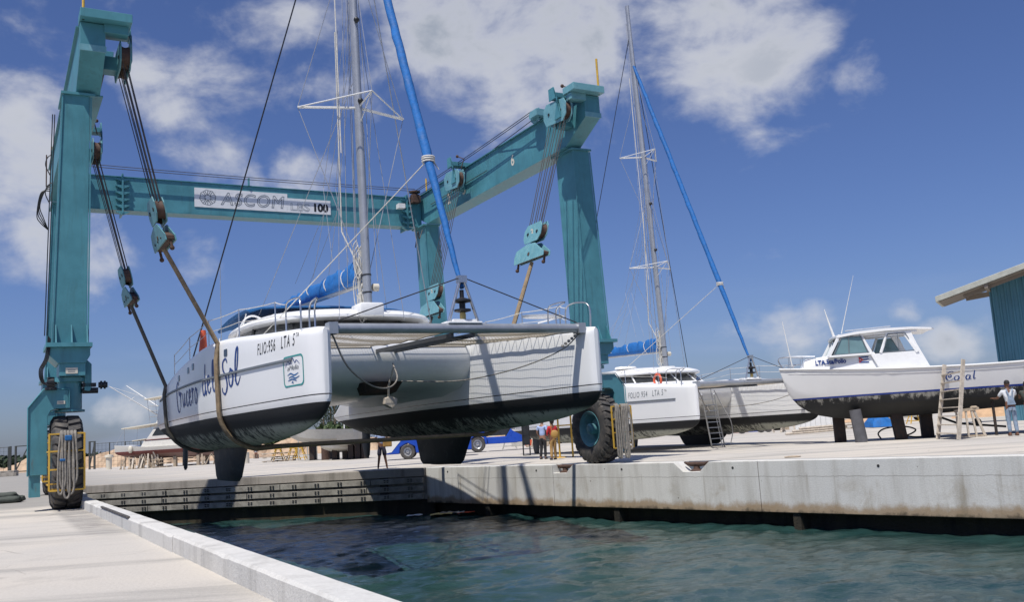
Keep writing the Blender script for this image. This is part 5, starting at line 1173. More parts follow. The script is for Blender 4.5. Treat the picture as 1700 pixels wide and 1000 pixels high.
def person(loc, rz, h, label, skinm, shirt, trous, arms, legs=((-.10, 0, 0, 0), (.10, 0, 0, 0)), shorts=False, sleeves=.5, hairr=.0, slim=1., bib=None, hat=None, lean=0.0, headturn=0.):
    # faces local -y; all lengths for a 1.75 m figure, scaled
    t = empty('person', loc, rz, label, 'person', None, h / 1.75); k = slim
    P = [(0, 0, .95, .135 * k, .10), (0, -lean * .4, 1.15, .125 * k, .09), (0, -lean * .8, 1.36, .145 * k, .095), (0, -lean, 1.45, .07, .06), (0, -lean - .01, 1.52, .052), (0, -lean - .02, 1.60, .075, .088), (0, -lean - .02, 1.69, .072, .085)]
    E = [(0, 1), (1, 2), (2, 3), (3, 4), (4, 5), (5, 6)]
    LG = []; AR = []
    for s, (fx, fy, kx, ky) in zip((-1, 1), legs):
        i = len(P); hip = (s * .085, 0, .88); kn = (s * .09 + kx, -.02 + ky, .50); an = (fx, fy + .02, .09); to = (fx + .01 * s, fy - .13, .035)
        pts_ = [hip + (.09 * k,), kn + (.062,), an + (.042,), (fx, fy + .045, .04, .035), to + (.034,)]; P += pts_; LG.append(pts_)
        E += [(0, i), (i, i + 1), (i + 1, i + 2), (i + 2, i + 3), (i + 3, i + 4)]
    for s, (el, wr, hd) in zip((-1, 1), arms):
        i = len(P); sh = (s * .185 * k, -lean * .9, 1.41)
        pts_ = [sh + (.052,), tuple(el) + (.040,), tuple(wr) + (.027,)]; P += pts_; AR.append(pts_); E += [(2, i), (i, i + 1), (i + 1, i + 2)]
        W_ = Vector(wr); H = Vector(hd) - W_; H.normalize(); sd_ = H.cross(Vector((0, 0, 1))); sd_ = sd_.normalized() if sd_.length > .1 else Vector((1, 0, 0))
        j = len(P); pc = W_ + H * .06; P.append(tuple(pc) + (.034, .018)); E.append((i + 2, j))
        nd = H.cross(sd_)
        for f_, (o_, l_) in enumerate(((-.03, .07), (-.01, .08), (.011, .075), (.031, .06))):
            q = len(P); a_ = pc + sd_ * o_ + H * .035; P.append(tuple(a_) + (.0095,)); P.append(tuple(a_ + H * l_ * .55 + nd * .01) + (.0085,)); P.append(tuple(a_ + H * l_ * .85 + nd * .03) + (.007,)); E += [(j, q), (q, q + 1), (q + 1, q + 2)]
        q = len(P); P.append(tuple(pc - sd_ * .04 + H * .0) + (.011,)); P.append(tuple(pc - sd_ * .055 + H * .04 + nd * .012) + (.009,)); E += [(j, q), (q, q + 1)]
    body = skin('body', P, E, skinm, t, 1)
    hc = Vector((0, -lean - .02, 1.645)); ht = headturn
    def hp(x, y, z): return (hc.x + x * cos(ht) - y * sin(ht), hc.y + x * sin(ht) + y * cos(ht), hc.z + z)
    b = MB(); rings = []
    for z, ry, rx, oy in ((-.125, .035, .03, -.05), (-.11, .062, .045, -.03), (-.07, .082, .062, -.015), (-.02, .096, .072, -.005), (.03, .100, .077, 0), (.07, .094, .073, .003), (.10, .070, .055, .005), (.118, .03, .025, .005)):
        rings.append([hp(rx * cos(a), oy + ry * sin(a), z) for a in np.linspace(0, 2 * pi, 14, endpoint=False)])
    b.loft(rings); b.hexa([hp(-.016, -.10, -.035), hp(.016, -.10, -.035), hp(.012, -.085, -.035), hp(-.012, -.085, -.035)], [hp(-.006, -.10, .02), hp(.006, -.10, .02), hp(.006, -.09, .02), hp(-.006, -.09, .02)])
    b.ball(hp(.075, .005, -.01), .022, 8, 5, (.4, .8, 1.3)); b.ball(hp(-.075, .005, -.01), .022, 8, 5, (.4, .8, 1.3)); b.build('head', skinm, body, 60)
    b = MB()
    for s in (-1, 1): b.ball(hp(s * .032, -.088, .012), .011, 6, 4)
    b.box(0, 0, 0, 0, 0, 0) if 0 else None
    b.build('eye', 'hair', body)
    b = MB(); rings = []
    for z, r_ in ((-.05 - hairr * .8, .9), (.0, 1.04 + hairr * 5), (.05, 1.08 + hairr * 6), (.10, .85 + hairr * 5), (.128 + hairr, .3)):
        rings.append([hp((.076 * cos(a)) * r_, .012 + (.098 * sin(a)) * r_ + (.02 if sin(a) < 0 and z < .06 else 0), z) for a in np.linspace(0, 2 * pi, 16, endpoint=False)])
    if hairr or 1: 
        rings = [[q if True else q for q in rg] for rg in rings]
    b.loft(rings if hairr else rings[1:]); b.build('hair' if not hat else 'cap', 'hair' if not hat else hat, t, 60)
    # shirt
    g_ = .014
    Q = [(0, 0, .93, .15 * k, .118), (0, -lean * .4, 1.15, .142 * k, .11), (0, -lean * .8, 1.36, .158 * k, .112), (0, -lean, 1.44, .075, .065)]; EE = [(0, 1), (1, 2), (2, 3)]
    for a_ in AR:
        i = len(Q); sh, el, wr = [Vector(p[:3]) for p in a_]; Q.append(tuple(sh) + (.062,))
        if sleeves <= 1: m2 = sh.lerp(el, max(.3, sleeves)); Q.append(tuple(m2) + (.058,)); EE += [(2, i), (i, i + 1)]
        else: Q.append(tuple(el) + (.052,)); Q.append(tuple(el.lerp(wr, .9)) + (.036,)); EE += [(2, i), (i, i + 1), (i + 1, i + 2)]
    skin('shirt', Q, EE, shirt, t, 1)
    Q = [(0, 0, 1.0, .145 * k, .112), (0, 0, .90, .15 * k, .12)]; EE = [(0, 1)]
    for l_ in LG:
        i = len(Q); hip, kn, an = [Vector(p[:3]) for p in l_[:3]]; Q.append(tuple(hip) + (.098 * k,))
        if shorts: Q.append(tuple(hip.lerp(kn, 1.0)) + (.105,)); EE += [(1, i), (i, i + 1)]
        else: Q.append(tuple(kn) + (.075,)); Q.append(tuple(an) + (.062,)); EE += [(1, i), (i, i + 1), (i + 1, i + 2)]
    skin('trousers' if not shorts else 'shorts', Q, EE, trous, t, 1)
    if not shorts:
        b = MB()
        for l_ in LG: x, y = l_[3][0], l_[3][1]; b.ball((x, y - .07, .04), .05, 10, 6, (1, 2.6, .9))
        b.build('shoe', 'black_paint' if not bib else 'skin_tan', t, 60)
    if bib:
        b = MB()
        for s in (-1, 1): b.beam((s * .09, .118, 1.02), (s * .05, .115, 1.30), .035, .012, (0, 1, 0)); b.beam((s * .05, .115, 1.30), (s * .10, .075, 1.50), .035, .012, (0, 1, 0))
        b.prism([(-.13, .98), (.13, .98), (.06, 1.26), (-.06, 1.26)], lambda a, z, d: (a, d, z), .112, .128); b.box(-.10, -.02, .122, .135, .80, .90); b.box(.03, .11, .122, .135, .80, .90)
        b.build('overall_bib', bib, t)
    return t
# man in overalls (seen from behind, at the boat), hands raised to the hull
pm = onz(1684, 724)
person((pm.x, pm.y, 0), R(172), 1.86, 'man in pale denim overalls and white shirt working on the hull, seen from behind', 'skin_tan', 'white_cloth', 'denim',
       arms=[((-.26, -.20, 1.24), (-.14, -.34, 1.42), (-.12, -.40, 1.52)), ((.30, -.16, 1.20), (.34, -.36, 1.20), (.36, -.44, 1.22))], legs=((-.09, .02, 0, 0), (.11, -.02, .01, 0)), bib='denim', sleeves=.8, lean=.05)
pm2 = onz(1722, 721)
person((pm2.x, pm2.y + .3, 0), R(140), 1.80, 'bare-armed man in blue trousers at the right edge beside the man in overalls', 'skin_tan', 'tarp', 'denim',
       arms=[((-.28, -.12, 1.14), (-.34, -.30, 1.02), (-.34, -.40, 1.02)), ((.26, -.1, 1.2), (.3, -.3, 1.3), (.3, -.4, 1.35))], legs=((-.12, .0, 0, 0), (.12, 0, 0, 0)), sleeves=.5)
pc = onz(903, 763)
person((pc.x, pc.y, 0), R(150), 1.62, 'man in a light blue shirt and black trousers standing beside the woman in red', 'skin_light', 'blue_cloth', 'black_cloth',
       arms=[((-.25, .03, 1.14), (-.22, -.16, .98), (-.20, -.24, .92)), ((.25, .02, 1.14), (.22, -.14, .98), (.20, -.22, .92))], legs=((-.1, .0, 0, 0), (.11, 0.05, 0, 0)), slim=1.1, sleeves=.7)
pc = onz(920, 764)
person((pc.x, pc.y, 0), R(-150), 1.56, 'woman with a dark afro in a red top and mustard trousers', 'skin_tan', 'red_cloth', 'khaki_cloth',
       arms=[((-.25, -.03, 1.14), (-.14, -.22, 1.06), (-.06, -.27, 1.05)), ((.25, -.03, 1.14), (.14, -.22, 1.06), (.06, -.27, 1.04))], legs=((-.13, -.08, 0, 0), (.16, .06, 0, 0)), hairr=.05, sleeves=1.5)
pb = onz(921, 764); t = empty('handbag', (pb.x + .05, pb.y - .22, .98), 0, 'round tan handbag slung across the back of the woman in red', 'handbag')
b = MB(); b.ball((0, 0, 0), .15, 14, 8, (1, .45, 1.1)); b.build('bag', 'bag', t, 60); b = MB(); b.tube([(-.1, 0, .1), (-.14, .02, .42)], .015, 5); b.build('strap', 'bag', t)
ps = onz(635, 779)
person((ps.x, ps.y, 0), R(10), 1.72, 'person in dark knee-length shorts standing barelegged at the edge of the slip', 'skin_tan', 'blue_cloth', 'navy_cloth',
       arms=[((-.26, .0, 1.16), (-.14, -.2, 1.08), (-.06, -.26, 1.06)), ((.26, .0, 1.16), (.24, -.2, 1.06), (.2, -.3, 1.04))], legs=((-.17, .0, -.02, 0), (.19, 0, .03, 0)), shorts=True)
t = empty('yellow_bag', (ps.x + .30, ps.y - .28, 1.0), R(20), 'small mustard bag held by the person in shorts', 'bag')
b = MB(); b.box(-.20, .16, -.06, .06, -.12, .12); b.build('bag', 'bag', t, bevel=.03); b = MB(); b.tube([(-.15, 0, .1), (0, 0, .2), (.12, 0, .1)], .012, 5); b.build('strap', 'bag', t)
pd = at(425, 752, 78)
# seated worker far off
pd = onz(425, 762); 
def seated(loc, label):
    t = empty('person', loc, R(20), label, 'person', None, 1.0)
    P = [(0, 0, .55, .15, .12), (0, -.03, .80, .14, .11), (0, -.05, 1.02, .15, .10), (0, -.06, 1.12, .06), (0, -.08, 1.24, .08, .09), (-.12, -.25, .52, .09), (-.12, -.48, .48, .06), (-.12, -.46, .08, .045), (-.12, -.58, .04, .04), (.12, -.25, .52, .09), (.12, -.48, .48, .06), (.12, -.46, .08, .045), (.12, -.58, .04, .04), (-.24, -.10, .80, .045), (-.16, -.32, .72, .03), (.24, -.10, .80, .045), (.16, -.32, .72, .03)]
    skin('body', P, [(0, 1), (1, 2), (2, 3), (3, 4), (0, 5), (5, 6), (6, 7), (7, 8), (0, 9), (9, 10), (10, 11), (11, 12), (2, 13), (13, 14), (2, 15), (15, 16)], 'skin_tan', t)
    skin('shirt', [(0, 0, .52, .18, .16), (0, -.03, .80, .17, .15), (0, -.05, 1.04, .17, .13), (-.24, -.08, .86, .07), (.24, -.08, .86, .07)], [(0, 1), (1, 2), (2, 3), (2, 4)], 'white_cloth', t)
    b = MB(); b.ball((0, -.08, 1.31), .10, 10, 6, (1, 1.1, .7)); b.build('cap', 'red_paint', t, 60)
    return t
seated((pd.x, pd.y, 0), 'seated worker in a white shirt and red cap far off between the hulls')
b = MB(); b.box(-.25, .25, -.2, .25, 0, .48); tag(b.build('crate', 'wood', None, bevel=.02, loc=(pd.x, pd.y + .05, 0)), 'small wooden crate under the seated worker', 'crate')

# ---------------------------------------------------------------- shed
sw = at(1652, 560, 56)
t = empty('shed', (sw.x, sw.y, 0), R(-30), 'tall blue corrugated shed with a wide sloping grey roof at the right edge', 'shed')
zc = 8.0; sl_ = .28
b = MB(); pts_ = []
x = 0
while x < 16: pts_ += [(x, 0), (x + .09, .0), (x + .13, -.06), (x + .21, -.06), (x + .25, 0)]; x += .34
for i in range(len(pts_) - 1):
    (x0, y0), (x1, y1) = pts_[i], pts_[i + 1]
    b.add([(x0, y0, 0), (x1, y1, 0), (x1, y1, zc + x1 * sl_), (x0, y0, zc + x0 * sl_)], [(0, 1, 2, 3)])
b.box(0, 16, .02, .1, 0, zc); b.prism([(0, zc), (16, zc), (16, zc + 16 * sl_)], lambda a, z, d: (a, d, z), .02, .1)
b.box(-.02, .06, -.07, 30, 0, zc - .02)
b.build('wall', 'blue_sheet', t)
b = MB()
b.prism([(-2.75, zc - 2.75 * sl_ + .02), (16, zc + 16 * sl_ + .02), (16, zc + 16 * sl_ + .36), (-2.75, zc - 2.75 * sl_ + .36)], lambda a, z, d: (a, d, z), -2.6, .9); b.prism([(0, zc + .02), (16, zc + 16 * sl_ + .02), (16, zc + 16 * sl_ + .36), (0, zc + .36)], lambda a, z, d: (a, d, z), .903, 31)
rf = b.build('roof', 'roof', t, bevel=.02)
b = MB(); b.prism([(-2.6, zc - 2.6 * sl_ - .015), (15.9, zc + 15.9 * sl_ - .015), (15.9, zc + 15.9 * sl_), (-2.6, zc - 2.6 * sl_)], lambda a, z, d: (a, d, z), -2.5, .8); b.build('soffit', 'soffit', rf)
b = MB()
for y in (-1.6,): b.beam((-1.3, y, zc - 1.3 * sl_ - .12), (14, y, zc + 14 * sl_ - .12), .12, .2)
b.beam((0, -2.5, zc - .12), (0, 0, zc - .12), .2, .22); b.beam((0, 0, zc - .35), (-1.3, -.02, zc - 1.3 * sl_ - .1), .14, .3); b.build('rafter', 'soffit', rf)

# ---------------------------------------------------------------- fence, banks, trees on the left
def fence_run(name, x0, x1, py, Yd, lab, n, h=2.6):
    p = onz(x0, py); q = onz(x1, py - .0619 * (x1 - x0)); p = at(x0, py, Yd); q = at(x1, py - .0619 * (x1 - x0), Yd); 
    t = empty(name, (p.x, p.y, 0), atan2(q.y - p.y, q.x - p.x), lab, 'fence', None); L = (Vector((q.x, q.y)) - Vector((p.x, p.y))).length
    for i in range(n + 1): b = MB(); x = L * i / n; b.tube([(x, 0, 0), (x, 0, h)], .06, 6); b.build('post', 'fence', t)
    b = MB(); 
    for z in (h - .05,): b.tube([(0, 0, z), (L, 0, z)], .025, 4)
    x = 0
    while x < L: b.box(x, x + .018, -.008, .008, .05, h); x += .42
    z = .3
    while z < h: b.box(0, L, -.006, .006, z, z + .016); z += .42
    b.build('wire_mesh', 'fence', t); return t
YF = 100
fence_run('chain_fence', -60, 14, 786, YF, 'wire mesh fence at the far left edge beside the open gate', 3, 2.9)
fence_run('chain_fence', 156, 260, 776, YF, 'wire mesh fence in front of the pale rubble bank behind the left wheel', 4, 2.7)
def gate(x0, x1, py, lab):
    p, q = at(x0, py, YF - 2), at(x1, py - .062 * (x1 - x0), YF - 2); L = (q - p).length; t = empty('gate', (p.x, p.y, 0), 0, lab, 'gate', 'yard gates')
    b = MB()
    for x in (0, .55, L): b.beam((x, 0, 0), (x, 0, 2.9), .16, .16)
    for z in (.25, 2.85): b.beam((.5, 0, z), (L, 0, z), .1, .1)
    b.beam((.55, 0, .3), (L, 0, 2.7), .09, .09); b.build('frame', 'fence', t)
gate(17, 46, 782, 'dark gate leaf with diagonal brace left of the left wheel bracket'); gate(140, 157, 776, 'dark gate leaf seen just right of the left wheel')
def bank(name, x0, x1, Y0, h, depth, m, seed, kind='structure', label=None, cat=None):
    p = at(x0, 780, Y0); q = at(x1, 780, Y0); n = 90; mrows = 10; V = []; F_ = []
    for i in range(n + 1):
        for j in range(mrows + 1):
            x = p.x + (q.x - p.x) * i / n; k = j / mrows; y = Y0 + depth * k
            hh = h * sin(pi * k) ** .6 * (.55 + .9 * noise.noise(Vector((x * .12, seed, 0)))) if 0 < j < mrows else -.1
            e = min(1, i / 6, (n - i) / 6)
            z = hh * e + (.35 * h * noise.noise(Vector((x * .9, y * .9, seed))) if 0 < j < mrows else 0) * e
            V.append((x, y + .5 * noise.noise(Vector((x, j, seed))), z))
    for i in range(n):
        for j in range(mrows): a = i * (mrows + 1) + j; F_.append((a, a + mrows + 1, a + mrows + 2, a + 1))
    b = MB(); b.add(V, F_); o = b.build(name, m)
    if kind: tag(o, kind=kind)
    else: tag(o, label, cat)
    return o
bank('rubble_bank', -500, 420, 108, 2.5, 12, 'rubble', 3)
bank('rubble_bank', 300, 900, 118, 2.3, 10, 'rubble', 9)
bank('rubble_bank', 1000, 1700, 150, 2.4, 14, 'rubble', 5)
def scrub(name, x0, x1, Y0, h, lab, seed, n=1500, m='leaf_dark', depth=8, leaf=.5, base=0, kind='stuff'):
    rr_ = random.Random(seed); b = MB(); p = at(x0, 760, Y0); q = at(x1, 760, Y0)
    for i in range(n):
        k = rr_.random(); x = p.x + (q.x - p.x) * k; hh = h * (.6 + .5 * noise.noise(Vector((x * .11, seed, 1))) + .25 * noise.noise(Vector((x * .5, seed, 2))))
        z = base + hh * rr_.random() ** .7; y = Y0 + rr_.uniform(0, depth); s = leaf * rr_.uniform(.5, 1.2); d = Vector((rr_.gauss(0, 1), rr_.gauss(0, 1), rr_.gauss(0, 1))).normalized(); e = d.orthogonal().normalized() * s; f_ = d.cross(e) * .6
        c_ = Vector((x, y, z)); b.add([c_ - e, c_ + f_, c_ + e, c_ - f_], [(0, 1, 2, 3)])
    return tag(b.build(name, m), kind=kind)
tag(scrub('far_scrub', -400, 420, 135, 2.7, '', 1, 6000, leaf=.7), 'low dark green scrub on the horizon beyond the rubble bank at the left', 'scrub')
tag(scrub('far_scrub', 440, 600, 128, 5.2, '', 2, 3500, 'leaf', leaf=.7), 'green bushes behind the pale hull on the far side of the yard', 'scrub')
tag(scrub('far_scrub', 1330, 1700, 160, 6.0, '', 3, 5000, leaf=.8), 'dark green scrub behind the sand heap at the right', 'scrub')
def casuarina(px, py, Yd, h, lab, seed):
    p = at(px, py, Yd); t = empty('casuarina_tree', (p.x, p.y, 0), 0, lab, 'tree', 'feathery trees beyond the yard'); rr_ = random.Random(seed)
    b = MB(); b.tube([(0, 0, 0), (.1, 0, h * .5), (0, 0, h)], [.25, .15, .03], 6)
    for i in range(8): z = h * (.35 + .07 * i); a_ = rr_.uniform(0, 6.3); b.tube([(0, 0, z), (1.2 * cos(a_), 1.2 * sin(a_), z + .9)], .05, 4, r1=.01)
    b.build('trunk', 'bark', t)
    b = MB()
    for i in range(620):
        k = rr_.random(); z = h * (.3 + .72 * k); r = (1.7 * (1 - k) ** .6 + .3) * rr_.random() ** .5; a_ = rr_.uniform(0, 6.3); c_ = Vector((r * cos(a_), r * sin(a_), z)); e = Vector((cos(a_) * .22, sin(a_) * .22, .42)) * rr_.uniform(.6, 1.3); f_ = Vector((rr_.uniform(-1, 1), rr_.uniform(-1, 1), 0)).normalized() * .06; b.add([c_, c_ + f_ + e * .5, c_ + e, c_ - f_ + e * .5], [(0, 1, 2, 3)])
    b.build('crown', 'leaf_dark', t)
casuarina(538, 745, 150, 7.0, 'small lone feathery tree just left of the clump between the hulls', 1)
casuarina(550, 745, 152, 8.2, 'left tree of the feathery clump between the hulls', 2)
casuarina(557, 745, 150, 8.9, 'tallest feathery tree of the clump between the hulls', 3)
casuarina(564, 745, 154, 8.0, 'right tree of the feathery clump between the hulls', 4)

# ---------------------------------------------------------------- sport fishing yacht at the left
yp = onz(208, 775); YY = 84.0
p0 = at(203, 735, YY)
t = empty('fishing_yacht', (p0.x, p0.y, 0), R(-9), 'cream fishing yacht with red bottom and raised outriggers standing ashore at the left', 'yacht', None, .72)
yD = spl([0, 2, 6, 14], [2.95, 2.75, 2.5, 2.9]); yW = spl([0, .3, 4, 10, 14], [1.7, 1.85, 2.1, 1.9, 1.2]); yB = spl([0, 1, 5, 14], [1.75, 1.35, 1.1, 1.0])
b = MB(); rings = []
for x in (0, .1, .5, 1, 2, 3, 4.5, 6, 8, 10, 12, 14):
    w, zb, zd = yW(x), yB(x), yD(x); h_ = [(0, zb), (w * .55, zb + .15), (w * .86, 1.75 if zb < 1.7 else zb + .2), (w * .95, 2.2), (w, zd), (w - .1, zd), (0, zd - .05)]
    rings.append([(x, -y, z) for y, z in h_] + [(x, y, z) for y, z in h_[-2:0:-1]])
b.loft(rings); b.build('hull', 'yacht_hull', t, 30)
b = MB()
def yc(pl, w, b=b): b.prism(pl, lambda a, z, d: (a, d, z), -w, w)
yc([(3.4, 2.5), (3.9, 3.3), (14, 3.3), (14, 2.5)], 1.7); yc([(4.0, 3.35), (5.0, 4.6), (14, 4.9), (14, 3.35)], 1.5)
mat('cream_hull', (.68, .66, .60), .4, var=.05)
b.build('superstructure', 'cream_hull', t, bevel=.06)
b = MB(); b.prism([(4.0, 3.32), (14, 3.52), (14, 3.60), (4.0, 3.40)], lambda a, z, d: (a, d, z), -1.75, 1.75); b.build('trim', 'red_bottom', t)
b = MB(); b.prism([(4.9, 3.85), (5.5, 4.75), (7.9, 4.85), (7.9, 3.9)], lambda a, z, d: (a, d, z), -1.53, 1.53); b.build('window', 'glass', t)
b = MB(); b.prism([(4.7, 4.5), (6.0, 6.9), (6.9, 7.0), (9, 4.8)], lambda a, z, d: (a, d, z), -1.2, 1.2); b.build('fly_bridge', 'cream_hull', t, bevel=.08)
b = MB(); b.prism([(.9, 4.85), (3.5, 5.05), (5.8, 5.25), (5.8, 5.40), (3.5, 5.2), (.9, 4.98)], lambda a, z, d: (a, d, z), -1.7, 1.7); b.prism([(2.0, 3.35), (3.9, 3.5), (3.9, 3.58), (2.0, 3.43)], lambda a, z, d: (a, d, z), -1.2, 1.2); b.build('awning', 'cream', t, bevel=.03)
b = MB(); b.prism([(3.6, 8.3), (5.8, 8.5), (8, 8.4), (8, 8.55), (5.8, 8.65), (3.6, 8.42)], lambda a, z, d: (a, d, z), -1.1, 1.1); b.build('tower_top', 'cream', t, bevel=.03)
b = MB()
for s in (-.9, .9):
    for x0, x1, z0 in ((4.4, 3.9, 4.6), (5.8, 5.4, 6.4), (6.8, 6.2, 6.9)): b.tube([(x0, s, z0), (x1, s, 8.35)], .03, 5)
    for z in (6.2, 6.9, 7.5): b.tube([(4.1, s, z), (6.4, s, z)], .022, 4)
    b.tube([(1.1, s * 1.5, 2.9), (1.2, s * 1.6, 4.9)], .025, 5)
for z in (6.2, 6.9, 7.5): b.tube([(4.1, -.9, z), (4.1, .9, z)], .022, 4)
b.tube([(1.2, -1.4, 4.9), (.0, -1.5, 3.0)], .015, 4); b.build('tower_frame', 'steel', t, 60)
def toY(px, py, Yd): v = at(px, py, Yd) - p0; rz = R(9); return ((v.x * cos(rz) - v.y * sin(rz)) / .72, (v.x * sin(rz) + v.y * cos(rz)) / .72, at(px, py, Yd).z / .72)
b = MB(); b.tube([toY(181, 642, 82), toY(262, 690, 84)], .05, 5, r1=.09); b.tube([toY(210, 641, 86), toY(262, 675, 85)], .04, 5, r1=.07); b.tube([toY(181, 642, 82), toY(240, 660, 84)], .025, 4); b.tube([toY(215, 666, 83), toY(223, 660, 83)], .04, 4); b.build('outrigger', 'white_paint', t, 60)
b = MB(); b.ball((2.4, -2.15, 2.35), .36, 12, 8, (.8, .6, 1.3)); b.build('fender', 'cream', t, 60)
b = MB()
for x in (1.8, 4.4, 7.5, 10.5): b.box(x, x + .35, -1.3, -.9, -.15, 1.25); b.box(x, x + .35, .9, 1.3, -.15, 1.25)
b.split('cradle', 'wood', t)
# clutter below and around the yacht -------------------------------------------------
rr_ = random.Random(21)
def clutter(name, cat, lab, px, py, Yd, fn, m, group=None, bevel=0, rz=0):
    p = at(px, py, Yd); b = MB(); fn(b); o = b.build(name, m, None, bevel=bevel, loc=(p.x, p.y, 0)); o.rotation_euler.z = rz; return tag(o, lab, cat, group)
def planks(n, l, seed):
    def f(b):
        r_ = random.Random(seed)
        for i in range(n): x = r_.uniform(-l, l); b.beam((x, r_.uniform(-.4, .4), .02), (x + r_.uniform(-.5, .5), r_.uniform(-.2, .6), r_.uniform(.6, 1.5)), .12, .06)
    return f
def drum(b): b.lathe([(.28, 0), (.28, .85), (.30, .85), (.28, .87), (.02, .87)], lambda ax, c_, s_: (c_, s_, ax), 16, True)
def pallet(b):
    for z in (.05, .35, .65): 
        for y in np.arange(-.5, .5, .16): b.box(-.7, .7, y, y + .1, z, z + .05)
        for x in (-.65, 0, .6): b.box(x, x + .08, -.5, .5, z - .05, z)
def stand(b):
    for x, y in ((-.5, -.4), (.5, -.4), (-.5, .4), (.5, .4)): b.beam((x, y, 0), (x * .35, y * .35, .95), .06, .06)
    b.box(-.25, .25, -.2, .2, .93, 1.0); b.beam((-.45, -.38, .2), (.45, -.38, .2), .05, .05); b.beam((-.45, .38, .2), (.45, .38, .2), .05, .05)
clutter('scrap_timber', 'timber', 'leaning scrap planks below the stern of the fishing yacht', 222, 775, 82, planks(12, 1.3, 1), 'wood')
clutter('scrap_timber', 'timber', 'pale scrap planks below the middle of the fishing yacht', 243, 775, 82, planks(12, 1.2, 2), 'wood_pale')
clutter('pallet', 'pallet', 'stack of pallets under the fishing yacht', 268, 771, 82, pallet, 'wood')
clutter('pallet', 'pallet', 'stack of pallets below the near hull rudder', 328, 768, 84, pallet, 'wood')
clutter('bin', 'bin', 'small white bin on the yard between the fence and the yacht', 181, 778, 90, lambda b: (b.lathe([(.25, 0), (.28, 1.1), (.4, 1.15), (.36, 1.35), (.02, 1.4)], lambda ax, c_, s_: (c_, s_, ax), 16, True)), 'cream')
clutter('concrete_block', 'block', 'low dark block on the yard at the left edge', 5, 790, 85, lambda b: (b.box(-1.2, 1.2, -.4, .4, 0, .5), b.box(-.4, 1.6, -.8, -.5, 0, .3)), 'wharf', bevel=.03)
for i, px in enumerate((452, 462, 474, 487, 498)):
    stuff = [('wood_pale', pallet), ('yellow', stand), ('wood', pallet), ('yellow', stand), ('yellow', stand)][i]
    lab = ['pallet stack right of the seated worker', 'leftmost yellow boat stand under the pale far hull', 'brown pallet stack between yellow stands', 'middle yellow boat stand under the pale far hull', 'rightmost yellow boat stand under the pale far hull'][i]
    clutter('boat_stand' if stuff[0] == 'yellow' else 'pallet', 'boat stand' if stuff[0] == 'yellow' else 'pallet', lab, px, 760, 74 + i % 2, stuff[1], stuff[0])
clutter('steel_frame', 'frame', 'grey steel frame standing right of the yellow stands', 511, 758, 72, lambda b: ([b.beam((x, 0, 0), (x, 0, 1.9), .08, .08) for x in (-.7, 0, .7)], [b.beam((-.7, 0, z), (.7, 0, z), .07, .07) for z in (.4, 1.1, 1.8)]), 'grey_hull')
# far pale hulls on stands
def farhull(x0, x1, ytop, ybot, Yd, lab, yaw=0, bow_left=True, m='grey_hull'):
    p = at(x0, ybot, Yd); q = at(x1, ytop, Yd); L = abs(q.x - p.x); zt = at((x0 + x1) / 2, ytop, Yd).z; zb = at((x0 + x1) / 2, ybot, Yd).z
    t = empty('boat_hull', (p.x, Yd, 0), R(yaw), lab, 'boat', 'hulls stored at the back of the yard')
    b = MB(); rings = []
    for k in np.linspace(0, 1, 12):
        kk = k if bow_left else 1 - k; w = 1.5 * min(1, .08 + kk * 2.2) ** .7; z0 = zb + (zt - zb) * .45 * (1 - kk) ** 4 * 1.6; z1 = zt + .25 * (1 - kk)
        rings.append([(k * L, -w, z1), (k * L, -w * .85, z0 + (z1 - z0) * .4), (k * L, 0, z0), (k * L, w * .85, z0 + (z1 - z0) * .4), (k * L, w, z1), (k * L, 0, z1 - .05)])
    b.loft(rings); b.build('hull', m, t, 40)
    for x in (L * .3, L * .55, L * .8): b = MB(); b.box(x, x + .35, -.5, .5, 0, zb + .35); b.build('support', 'prop_dark', t)
    return t
farhull(482, 592, 716, 741, 70, 'long pale grey boat hull on blocks seen between the catamaran hulls')
farhull(533, 600, 738, 752, 66, 'small flat pale dinghy hull in front of the long grey hull', bow_left=True)
farhull(566, 610, 722, 742, 64, 'short pale hull with squared stern right of the long grey hull', bow_left=False)
farhull(880, 960, 700, 722, 78, 'white boat hull far off above the couple', m='gelcoat')
p_ = at(572, 722, 71); b = MB(); b.tube([(0, 0, 2.2), (0, 0, 5.6)], .05, 6); tag(b.build('mast_pole', 'white_paint', None, loc=(p_.x, p_.y, 0)), 'thin pale mast standing above the far grey hull', 'mast')
clutter('drum', 'drum', 'dark drum lying by the far hulls near the right rudder', 578, 756, 66, drum, 'navy_paint'); clutter('drum', 'drum', 'dark upright drum below the short pale hull', 590, 755, 66, drum, 'dark_steel')
# ---------------------------------------------------------------- trucks
def wheelt(parent, x, y, r, w=.28, m='rubber'):
    b = MB(); b.lathe([(r * .55, -w / 2), (r * .9, -w / 2), (r, -w / 3), (r, w / 3), (r * .9, w / 2), (r * .55, w / 2), (r * .55, -w / 2)], lambda ax, c_, s_: (x + c_, y + ax, r + s_), 28); o = b.build('wheel', m, parent, 40)
    b = MB(); b.lathe([(r * .56, -w / 2 + .02), (r * .50, -w / 2 + .05), (r * .3, -.03), (r * .18, -w / 2 - .02), (.02, -w / 2 - .03)], lambda ax, c_, s_: (x + c_, y + ax, r + s_), 24)
    for k in range(8): a_ = k * pi / 4; b.ball((x + r * .38 * cos(a_), y - .06, r + r * .38 * sin(a_)), .03, 6, 4)
    b.build('rim', 'steel', o, 40)
pt = onz(793, 752); sc_ = 1.0
YT = 62.0; pt = at(793, 751, YT)
t = empty('blue_truck', (pt.x, YT, 0), R(4), 'blue truck chassis with bare rear frame parked behind the right keel', 'truck')
wheelt(t, 0, -.9, .52); wheelt(t, 0, .9, .52)
